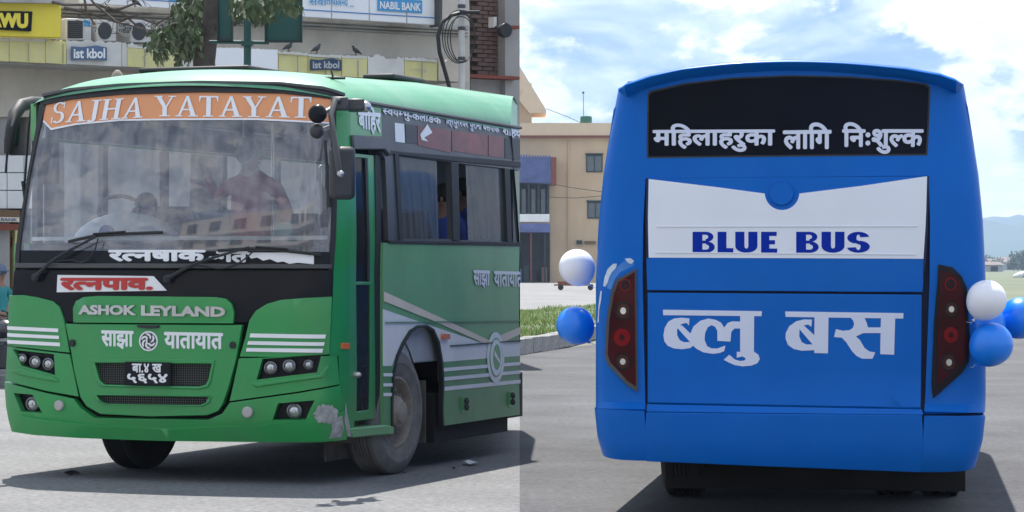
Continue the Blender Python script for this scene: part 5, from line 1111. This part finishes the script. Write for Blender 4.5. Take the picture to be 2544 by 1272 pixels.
# bank fascia: separate white boards
bk = thing('bank_signboard', ffn(*FS.inv(750, 20)), 'long white bank fascia of separate boards with blue line above the cornice', 'sign')
xs_ = [203, 317, 422, 520, 627, 733, 824, 918, 1011, 1094]
for i in range(len(xs_) - 1):
    x0, x1 = xs_[i] + 1.3, xs_[i + 1] - 1.3; yb = lambda x: 7 + (x - 203) * (63 - 7) / 892
    o = fp('sign_panel', [(x0, -110), (x1, -110), (x1, yb(x1)), (x0, yb(x0))], 'board', bk, .55, .12, bevel=.01)
    fp('blue_line', [(x0, yb(x0) - 19), (x1, yb(x1) - 19), (x1, yb(x1) - 16.5), (x0, yb(x0) - 16.5)], 'line_blue', o, .56, .01)
o = fp('panel_plate', [(940, -60), (1049, -60), (1049, 33), (939, 26)], 'sky_blue', bk, .575, .015)
fp('plate_strip', [(970, -60), (1049, -60), (1049, 1), (970, -4)], 'cream', o, .58, .01)
lettering('bank_lettering', fs_off(.582), glyph('NABIL BANK', .03), [(944, 3), (1046, 8), (1046, 28), (944, 21)], 'white_letter', bk, 0)
lettering('bank_lettering', fs_off(.582), text2d('सेवा', .01), [(768, -12), (812, -10), (812, 14), (768, 12)], 'sky_blue', bk, 0); lettering('bank_lettering', fs_off(.582), text2d('तथा', .01), [(800 + 10, -8), (838, -6), (838, 14), (810, 12)], 'sky_blue', bk, 0); lettering('bank_lettering', fs_off(.582), text2d('अन~य ...', .01), [(828 + 8, -4), (879, -2), (879, 18), (836, 15)], 'sky_blue', bk, 0)
fp('sky_edge', [(422, -100), (455, -100), (455, 4), (422, 2)], 'sky_blue', bk, .575, .01)
fp('end_bracket', [(1092, -60), (1100, -60), (1098, 66), (1092, 64)], 'grey_frame', bk, .7, .3)
# torn banner pieces along the canopy: each with a ragged upper edge
def ragged(x0, x1, y0, y1, b0, b1, amp, seed, n=14):
    q = random.Random(seed); t = [(x0 + (x1 - x0) * i / n, y0 + (y1 - y0) * i / n + q.uniform(-amp, amp)) for i in range(n + 1)]
    return t + [(x1, b1), (x0, b0)]
bot = lambda x: 149 + x * .045
pc = [(-60, 22, 92, 96, 3, 'yellow_p', 'leftmost faded yellow banner below the big yellow sign'), (24, 112, 96, 98, 2, 'yellow_p', 'faded yellow banner piece with grid folds under the yellow sign'), (114, 164, 99, 103, 3, 'yellow_p', 'pale yellow banner piece left of the torn white one'),
      (166, 302, 101, 104, 4, 'torn', 'torn whitish banner carrying a navy blue lettered patch'), (304, 332, 112, 112, 8, 'torn', 'narrow torn white strip right of the navy patch'), (318, 446, 112, 124, 7, 'yellow_p', 'yellow banner with a ragged torn top under the tree'),
      (448, 482, 118, 140, 10, 'torn', 'shredded white banner end beside the tree trunk'), (534, 608, 119, 120, 1.5, 'board', 'white board left of the green sign post'), (620, 690, 121, 124, 1.5, 'board', 'white board right of the green sign post'),
      (692, 764, 128, 132, 2, 'yellow_p', 'yellow banner piece with two pigeons on its edge'), (766, 848, 135, 139, 1.5, 'yellow_p', 'yellow banner with the second navy lettered patch'), (850, 912, 139, 140, 2, 'yellow_p', 'plain yellow banner right of the second navy patch'),
      (914, 1004, 139, 147, 7, 'torn', 'tattered grey-white banner with hanging shreds'), (1006, 1086, 144, 149, 2, 'yellow_p', 'rightmost yellow banner with faint lettering'), (1090, 1166, 148, 156, 4, 'wall', 'white broken plaster piece at the right end of the canopy')]
for i, (x0, x1, y0, y1, amp, mm, lab) in enumerate(pc):
    o = thing('banner', ffn(*FS.inv((x0 + x1) / 2, 130)), lab, 'banner', 'tattered banners along the canopy')
    fp('sheet', ragged(x0, x1, y0, y1, bot(x0) + 2, bot(x1) + 3, amp, i), mm, o, .90 + .015 * (i % 3), .03)
    if mm == 'yellow_p' and x1 - x0 > 50:
        fp('white_hem', ragged(x0, x1, y0 - 1, y1 - 1, y0 + 5, y1 + 6, 3, i + 50), 'torn', o, .94, .02)
    if mm == 'yellow_p':
        for k in range(1, int((x1 - x0) / 40) + 1): xx = x0 + k * 40 + (i * 7 % 11); fp('fold_batten', [(xx, y0 + 10), (xx + 1.2, y0 + 10), (xx + 1.2, bot(xx)), (xx, bot(xx))], 'cornice', o, .95, .02) if xx < x1 - 4 else None
    if 'navy' in lab:
        cx0, cy0 = (178, 115) if x0 < 200 else (772, 147); w_, h_ = (88, 35) if x0 < 200 else (76, 28)
        fp('lettered_patch', [(cx0, cy0), (cx0 + w_ * .3, cy0 + 2), (cx0 + w_ * .7, cy0 - 2), (cx0 + w_, cy0 + 3), (cx0 + w_, cy0 + h_ + 1), (cx0 + w_ * .6, cy0 + h_ - 2), (cx0, cy0 + h_)], 'navy', o, .96, .02)
        lettering('patch_lettering', fs_off(.965), glyph('ist kbol', .03), [(cx0 + 5, cy0 + 5), (cx0 + w_ - 5, cy0 + 5), (cx0 + w_ - 5, cy0 + h_ - 5), (cx0 + 5, cy0 + h_ - 5)], 'white_letter', o, 0)
    if 'faint' in lab: lettering('faint_lettering', fs_off(.965), glyph('trading', 0), [(1020, 168), (1060, 170), (1060, 180), (1020, 178)], 'cornice', o, 0)
# air conditioners
for k, (x0, y0, x1, y1, lab) in enumerate(((164, 45, 228, 100, 'leftmost outdoor air conditioner with a flat louvred front, above the navy patch'), (240, 48, 290, 103, 'middle outdoor air conditioner with a round fan grille'), (324, 48, 376, 106, 'outdoor air conditioner with a fan grille nearest the tree'))):
    o = thing('air_conditioner', ffn(*FS.inv((x0 + x1) / 2, y1)), lab, 'air conditioner', 'air conditioners above the canopy')
    fp('casing', [(x0, y0), (x1, y0 + 2), (x1, y1), (x0, y1)], 'ac', o, .62, .35, bevel=.02)
    cx, cy = x0 + (x1 - x0) * .42, (y0 + y1) / 2 + 1; rx = (x1 - x0) * .34
    if k == 0:
        fp('louvre_recess', [(x0 + 5, y0 + 6), (x1 - 22, y0 + 7), (x1 - 22, y1 - 5), (x0 + 5, y1 - 5)], 'plastic', o, .63, .02); fp('side_sticker', [(x1 - 19, y0 + 5), (x1 - 4, y0 + 6), (x1 - 4, y0 + 20), (x1 - 19, y0 + 20)], 'sky_blue', o, .63, .02)
        for j in range(8): fp('louvre', [(x0 + 5, y0 + 9 + j * 5), (x1 - 22, y0 + 10 + j * 5), (x1 - 22, y0 + 12 + j * 5), (x0 + 5, y0 + 11 + j * 5)], 'grey_frame', o, .65, .02)
    else:
        fp('fan_opening', ell(cx, cy, rx, rx * 1.25), 'plastic', o, .63, .02)
        a, b_ = FS.inv(cx, cy); cc = ffn(a, b_) + FN * .65; R_ = .12
        for j in range(1, 5): B().tube([cc + (FD * math.cos(t) + Vector((0, 0, 1)) * math.sin(t)) * R_ * j / 4 * 1.05 for t in lin(0, 6.283, 20)], .004, 4).out('fan_guard_ring', 'ac', o)
        for j in range(5): t = j * 1.257; B().box(cc - FN * .01 + (FD * math.cos(t) + Vector((0, 0, 1)) * math.sin(t)) * .06, (.1, .01, .04), mat3=Matrix.Rotation(0, 3, 'Z')).out('fan_blade', 'grey_frame', o)
# brick building at the right end
br = thing('brick_building', base(1230), 'dark brick building with grey pilaster and rusty beams right of the white fascia', 'building')
fp('wall_core', [(1168, -120), (1291, -120), (1291, 880), (1168, 880)], 'mortar', br, -.6, 6)
pr_ = None; s_ = fs_off(-.56); (a0, _), (a1, _), (_, z0), (_, z1) = s_.inv(1168, 100), s_.inv(1254, 100), s_.inv(1210, 262), s_.inv(1210, -30)
row = 0; z = z0; bw, bh = .235, .075
cnt = 0
ang_f = math.atan2(FD.y, FD.x)
while z < z1:
    a = a0 + (bw / 2 if row % 2 else 0)
    while a + bw < a1 + .04:
        if pr_ is None: pr_ = B().box((0, 0, 0), (bw - .014, .10, bh - .012)).out('brick', 'brick', None, smooth=False); o = pr_
        else: o = bpy.data.objects.new('brick', pr_.data); C.objects.link(o)
        o.parent = br; o.location = s_.fn(a + bw / 2, z + bh / 2) - br.location + FN * R.uniform(-.012, .012); o.rotation_euler = (0, 0, ang_f); a += bw; cnt += 1
    z += bh; row += 1
fp('pilaster', [(1255, -120), (1291, -120), (1291, 880), (1255, 880)], 'wall_d', br, -.3, .4)
for y0, y1, x0 in ((62, 70, 1252), (182, 190, 1128), (196, 260, 1170)):
    fp('rusty_beam' if y1 - y0 < 20 else 'grey_spandrel', [(x0, y0), (1291, y0 + (1291 - x0) * .05), (1291, y1 + (1291 - x0) * .05), (x0, y1)], 'rust' if y1 - y0 < 20 else 'wall_d', br, -.1 if y1 - y0 < 20 else -.45, .3)
fl_ = thing('flood_lamp', ffn(*FS.inv(1245, 75)), 'small dark floodlight with a pale ballast on the brick wall', 'lamp')
fp('ballast', [(1226, 42), (1234, 42), (1234, 68), (1226, 68)], 'ac', fl_, -.2, .15); a, b_ = FS.inv(1248, 76); B().lathe(ffn(a, b_) + FN * .1, FN, [(.02, -.2), (.11, -.12), (.13, 0), (.12, .02), (0, .02)], 16).out('lamp_head', 'rubber', fl_); B().tube([ffn(*FS.inv(1230, 66)), ffn(*FS.inv(1240, 76)) + FN * .05, ffn(a, b_)], .03, 6).out('arm', 'rubber', fl_)
# pipe, coiled cable and hose
def QF(x, y, d): s9 = fs_off(d); return s9.fn(*s9.inv(x, y))
pp = thing('pipe', ffn(*FS.inv(1148, 190)), 'pale vertical pipe with clamps in front of the brick wall', 'pipe')
B().tube([QF(1147, -60, 1.2), QF(1147, 235, 1.2)], .055, 12).out('tube', 'ac', pp)
for y in (20, 75, 150): B().lathe(QF(1147, y, 1.2), (0, 0, 1), [(.06, 0), (.068, .01), (.068, .05), (.06, .06)], 12).out('clamp', 'grey_frame', pp)
cc_ = thing('cable_coil', ffn(*FS.inv(1143, 95)), 'tangled coil of dark cable hung on the pale pipe', 'cable')
for k, (rx, ry, dx, dy) in enumerate(((38, 62, 0, 0), (34, 56, 3, 4), (41, 66, -3, -2), (30, 60, 6, 2))):
    B().tube([QF(1143 + dx + rx * math.cos(t), 93 + dy + ry * math.sin(t), 1.35 + .03 * k + .04 * math.sin(3 * t + k)) for t in lin(0, 6.283, 30)], .009, 6).out('loop', 'rubber', cc_)
hs = thing('hose', ffn(*FS.inv(1100, 100)), 'thick dark hose arching from the white fascia down behind the roof of the green bus', 'hose')
B().tube([QF(x, y, 1.3) for x, y in ((1190, 30), (1150, 30), (1120, 38), (1098, 55), (1088, 90), (1092, 130), (1102, 165), (1112, 200), (1120, 230))], .034, 10).out('tube', 'rubber', hs)
# pigeons on the banners
def pigeon(px, py, lab, s=1):
    s9 = fs_off(.95); a, b_ = s9.inv(px, py); c = s9.fn(a, b_); o = thing('pigeon', c, lab, 'bird', 'pigeons on the canopy edge'); d = FD * s
    B().tube([c - d * (.17 * .62) + Vector((0, 0, -.02 * .62)), c - d * (.09 * .62) + Vector((0, 0, .03 * .62)), c + Vector((0, 0, .065 * .62)), c + d * (.06 * .62) + Vector((0, 0, .10 * .62)), c + d * (.085 * .62) + Vector((0, 0, .15 * .62)), c + d * (.10 * .62) + Vector((0, 0, .175 * .62)), c + d * (.125 * .62) + Vector((0, 0, .17 * .62)), c + d * (.15 * .62) + Vector((0, 0, .165 * .62))], [.008, .022, .04, .034, .02, .018, .011, .003], 10).out('body', 'plastic', o)
    B().tube([c + Vector((0, 0, .03 * .62)), c + Vector((0, 0, -.06 * .62))], .006, 5).out('leg', 'rust', o); B().tube([c + d * (.03 * .62) + Vector((0, 0, .03 * .62)), c + d * (.03 * .62) + Vector((0, 0, -.06 * .62))], .006, 5).out('leg', 'rust', o)
pigeon(716, 122, 'pigeon perched upright on the left yellow banner edge', 1); pigeon(786, 127, 'pigeon leaning forward above the second navy patch', 1); pigeon(885, 132, 'small pigeon on the plain yellow banner', -1); pigeon(337, 12, 'pigeon sitting on the cornice under the white fascia', -1)
# green sign gantry seen from behind
gs = thing('road_sign', at(613, 925, 36), 'green road sign gantry with two dark green boards, seen from behind, above the green bus', 'sign'); YG = 36.0
B().tube([at(613, 930, YG), at(615, -80, YG)], .048, 14).out('post', 'sign_green', gs)
for x0, x1, y0, y1 in ((543, 578, -60, 100), (661, 750, -60, 104)):
    o = fbox('sign_plate', x0, y0, x1, y1, 'sign_green', gs, .06, .05, YG, bevel=.01); fbox('plate_rim', x0 - 2, y1 - 2, x1 + 2, y1 + 2, 'wframe', o, .10, .10, YG); fbox('plate_rim', x1 - 1, y0, x1 + 2, y1, 'wframe', o, .10, .10, YG); fbox('plate_rim', x0 - 2, y0, x0 + 1, y1, 'wframe', o, .10, .10, YG)
B().tube([at(520, 104, YG), at(668, 106, YG)], .022, 8).out('cross_bar', 'sign_green', gs); B().box(at(614, 108, YG), (.14, .14, .06)).out('bar_clamp', 'sign_green', gs)
# tree in front of the facade
tt = thing('street_tree', at(500, 925, 40), 'dusty street tree with thick forked trunk and drooping leaves behind the green bus', 'tree'); YT = 40.0; q = random.Random(21)
B().tube([at(x, y, YT) for x, y in ((505, 925), (508, 500), (512, 260), (507, 155), (517, 90), (530, 20), (540, -60))], [.24, .22, .19, .16, .14, .13, .11], 14).out('trunk', 'bark', tt)
brs = [[(515, 100), (490, 60), (470, 20), (462, -60)], [(520, 70), (580, 60), (640, 20), (700, -40)], [(512, 120), (480, 110), (452, 118), (425, 135)], [(508, 60), (470, 55), (430, 60), (400, 85), (388, 120)], [(528, 30), (570, -10), (600, -60)]]
for bq in brs: B().tube([at(x, y, YT - .25 * i) for i, (x, y) in enumerate(bq)], [.05, .035, .025, .015, .008][:len(bq)], 7).out('limb', 'bark', tt)
v, f, ix = [], [], []
cl = [(462, 25, 30, 30, 130), (490, 10, 38, 26, 130), (505, 45, 24, 26, 60), (400, 88, 24, 20, 90), (430, 100, 26, 22, 110), (385, 105, 16, 18, 45), (470, 100, 28, 22, 120), (455, 70, 26, 20, 60), (488, 125, 20, 22, 70), (480, 70, 22, 26, 90), (452, 130, 16, 18, 45), (650, 5, 42, 16, 80), (700, -10, 40, 16, 60), (610, -10, 30, 16, 40), (560, 0, 20, 12, 16), (500, 95, 16, 30, 50), (665, 30, 22, 12, 30), (395, 130, 14, 16, 40), (625, 22, 26, 18, 60), (590, 14, 24, 16, 40), (720, 14, 26, 12, 40), (420, 75, 20, 16, 50)]
for cx, cy, rx, ry, n in cl:
    for _ in range(n):
        px = q.gauss(cx, rx * .55); py = q.gauss(cy, ry * .55); p_ = at(px, py, YT - .3 + q.uniform(-.8, .8) + (1.3 if 485 < cx < 560 else (-4.9 if cx > 585 else 0))); L = q.uniform(.09, .17); w = L * .26; d = Vector((q.gauss(0, .6), q.gauss(0, .5), -1 + q.gauss(0, .5))).normalized(); u = d.cross(Vector((q.gauss(0, 1), q.gauss(0, 1), .2))).normalized(); k = len(v)
        v += [p_, p_ + d * L * .5 + u * w, p_ + d * L + Vector((0, 0, -.01)), p_ + d * L * .5 - u * w]; f += [(k, k + 1, k + 2, k + 3)]; ix.append(1 if q.random() < .3 else 0)
o = obj('foliage', v, f, None, tt, smooth=False, mats=['leaf', 'leaf2'], idx=ix); o['kind'] = 'stuff'
bw_ = thing('bare_branch', at(300, 40, 37), 'bare twiggy branches hanging across the air conditioners', 'branch')
for bq in ([(195, -40), (235, 10), (290, 55), (330, 65), (385, 82)], [(235, 10), (300, 30), (350, 72)], [(205, -30), (215, 30), (235, 60)], [(290, 55), (335, 40), (390, 60), (420, 40)], [(255, 28), (300, 22), (345, 5)], [(160, 20), (215, 30), (290, 55)], [(130, 5), (160, 12), (235, 12)]):
    B().tube([at(x, y, 38 - .1 * i) for i, (x, y) in enumerate(bq)], [.022, .018, .014, .01, .006][:len(bq)], 5).out('twig', 'bark', bw_)
for _ in range(26):
    x, y = q.uniform(170, 400), q.uniform(5, 85); B().tube([at(x, y, 37.8), at(x + q.uniform(-25, 25), y + q.uniform(-16, 16), 37.8), at(x + q.uniform(-40, 40), y + q.uniform(-22, 22), 37.7)], [.007, .005, .003], 4).out('twig', 'bark', bw_)
# building across the street, behind the camera: the windscreen mirrors it
M['opp'] = mat('cream_render', (.70, .66, .58), .9, var=.08, vscale=.3); M['opp_w'] = mat('pale_render', (.66, .66, .64), .9, var=.06, vscale=.3)
ob = thing('opposite_building', (-22, -14, 0), 'cream six storey building across the street, mirrored in the windscreen', 'building')
B().box((-22, -20, 10), (34, 12, 20)).out('wall', 'opp', ob, smooth=False)
for i in range(6):
    B().box((-22, -13.8, .9 + i * 3.2), (34.4, .9, .3)).out('floor_band', 'opp_w', ob, smooth=False)
    for k in range(9):
        w = B().box((-37 + k * 3.7, -13.98, 2.6 + i * 3.2), (1.9, .12, 1.7)).out('window', 'opp_w', ob, smooth=False); B().box((-37 + k * 3.7, -13.9, 2.6 + i * 3.2), (1.65, .06, 1.5)).out('pane', 'wglass', w, smooth=False)
for x, z, a, b_, mm in ((-30, 7.3, 8, 1.5, 'board'), (-18, 10.5, 6, 1.4, 'rust'), (-24, 4.2, 9, 1.3, 'sky_blue'), (-12, 7.3, 5, 1.4, 'yellow')): B().box((x, -13.3, z), (a, .15, b_)).out('sign_panel', mm, ob, smooth=False)
# pavement and parked motorcycles at the left edge
pvp = [ffn(a, 0) + FN * d_ for a, d_ in ((-16, 2.6), (-4, 2.6), (-4, 0), (-16, 0))]
o = obj('pavement', [Vector((p_.x, p_.y, z)) for z in (0.0, .13) for p_ in pvp], [(4, 5, 6, 7), (0, 1, 5, 4), (1, 2, 6, 5), (3, 0, 4, 7)], 'pave', smooth=False); o['kind'] = 'structure'
M['moto'] = mat('black_motorcycle_paint', (.02, .02, .03), .3, coat=.8); M['moto_b'] = mat('blue_grey_plastic', (.10, .14, .22), .4)
def motorcycle(px, Y, lab, col):
    g = at(px, 900, Y); g.z = 0; o = thing('motorcycle', g, lab, 'motorcycle', 'motorcycles parked at the left edge'); d = Vector((.75, -.66, 0)); e = Vector((.66, .75, 0)); P_ = lambda a, b_, z: g + d * a + e * b_ + Vector((0, 0, z))
    for a in (-.62, .62):
        w = B().lathe(P_(a, 0, .30), e, [(.22, -.04), (.28, -.045), (.30, 0), (.28, .045), (.22, .04)], 26).out('wheel', 'tyre_dark', o); B().lathe(P_(a, 0, .30), e, [(.22, -.02), (.21, .02)], 26).out('rim', 'chrome', w)
        for k in range(8): t = k * .785; B().tube([P_(a, 0, .3), P_(a, 0, .3) + d * .21 * math.cos(t) + Vector((0, 0, .21 * math.sin(t)))], .005, 4).out('spoke', 'chrome', w)
    B().tube([P_(.62, 0, .30), P_(.45, 0, .85), P_(.40, 0, 1.0)], [.03, .03, .03], 8).out('fork', 'chrome', o)
    B().ball(P_(.15, 0, .82), (.15, .27, .14), 16, 10, Matrix((e, d, Vector((0, 0, 1)))).transposed()).out('fuel_tank', col, o)
    B().tube([P_(-.75, 0, .92), P_(-.5, 0, .84), P_(-.1, 0, .80)], [.05, .11, .10], 10).out('seat', 'rubber', o)
    B().box(P_(.0, 0, .42), (.34, .24, .34), rz=-.7).out('engine', 'plastic', o, bevel=.03)
    B().tube([P_(.40, -.34, 1.06), P_(.36, -.2, 1.02), P_(.40, 0, .98), P_(.36, .2, 1.02), P_(.40, .34, 1.06)], .014, 8).out('handlebar', 'rubber', o)
    B().ball(P_(.56, 0, .92), .10, 14, 10).out('headlight', 'lamp', o)
    for s in (-1, 1): B().tube([P_(.38, s * .22, 1.03), P_(.36, s * .28, 1.2)], .006, 5).out('mirror_stem', 'rubber', o); B().ball(P_(.36, s * .30, 1.23), (.06, .02, .04), 10, 6).out('mirror', 'plastic', o)
    B().grid(lambda t, s: P_(.62 + .34 * math.cos(t), s, .30 + .34 * math.sin(t)), lin(.3, 2.4, 10), (-.06, .06)).out('mudguard', col, o)
    B().tube([P_(-.1, .12, .25), P_(-.9, .14, .32)], [.03, .045], 8).out('exhaust', 'chrome', o); B().tube([P_(0, 0, .3), P_(.1, -.3, 0)], .012, 5).out('stand', 'rubber', o)
motorcycle(-12, 39.5, 'nearest parked black motorcycle cut by the left frame edge', 'moto'); motorcycle(8, 41.2, 'blue-grey motorcycle parked behind the black one at the left edge', 'moto_b')
g_ = at(-4, 900, 40.3); g_.z = 0
sit_person(g_ + Vector((0, 0, .86)), Vector((.75, -.66, 0)), 'cloth_teal', 'person in teal clothes sitting on a motorcycle at the left frame edge', cap='moto_b')
# litter
M['paper'] = mat('scrap_paper', (.6, .6, .6), .9)
for k, (x, y, mm, lab) in enumerate(((1165, 1155, 'paper', 'crumpled white paper scrap on the road beside the front wheel'), (1127, 1165, 'under', 'small dark pebble left of the paper scrap'), (178, 1179, 'under', 'dry dark leaf on the shaded road near the left frame edge'), (1005, 1177, 'under', 'tiny dark pebble close to the tyre'))):
    Y = CH * F / (y - HY); g = at(x, y, Y); g.z = 0; q2 = random.Random(k); s = (.07, .022, .06, .018)[k]
    vv = [Vector((g.x + s * math.cos(t) * q2.uniform(.6, 1.3), g.y + s * math.sin(t) * q2.uniform(.6, 1.3) * 1.6, .004 + q2.uniform(0, s * .5))) for t in lin(0, 5.6, 8)] + [Vector((g.x, g.y, s * .55 + .006))]
    tag(obj(('litter', 'pebble', 'leaf', 'pebble')[k], vv, [(i, (i + 1) % 8, 8) for i in range(8)], mm, smooth=False), lab, 'litter' if k != 1 and k != 3 else 'pebble')
# ------------------------------------------------------------------ haze
hzm = bpy.data.materials.new('haze'); hzm.use_nodes = True; nt = hzm.node_tree; nt.nodes.clear(); ho = nt.nodes.new('ShaderNodeOutputMaterial'); pv = nt.nodes.new('ShaderNodeVolumePrincipled')
pv.inputs['Color'].default_value = (.55, .74, 1, 1); pv.inputs['Density'].default_value = .00016; pv.inputs['Anisotropy'].default_value = .2; nt.links.new(pv.outputs[0], ho.inputs['Volume'])
M['haze'] = hzm
o = B().box((500, 3200, 134), (7200, 7400, 272)).out('haze', 'haze', smooth=False); o['kind'] = 'stuff'; tag(o, 'pale blue haze lying over the far hills', 'haze'); o.display_type = 'WIRE'
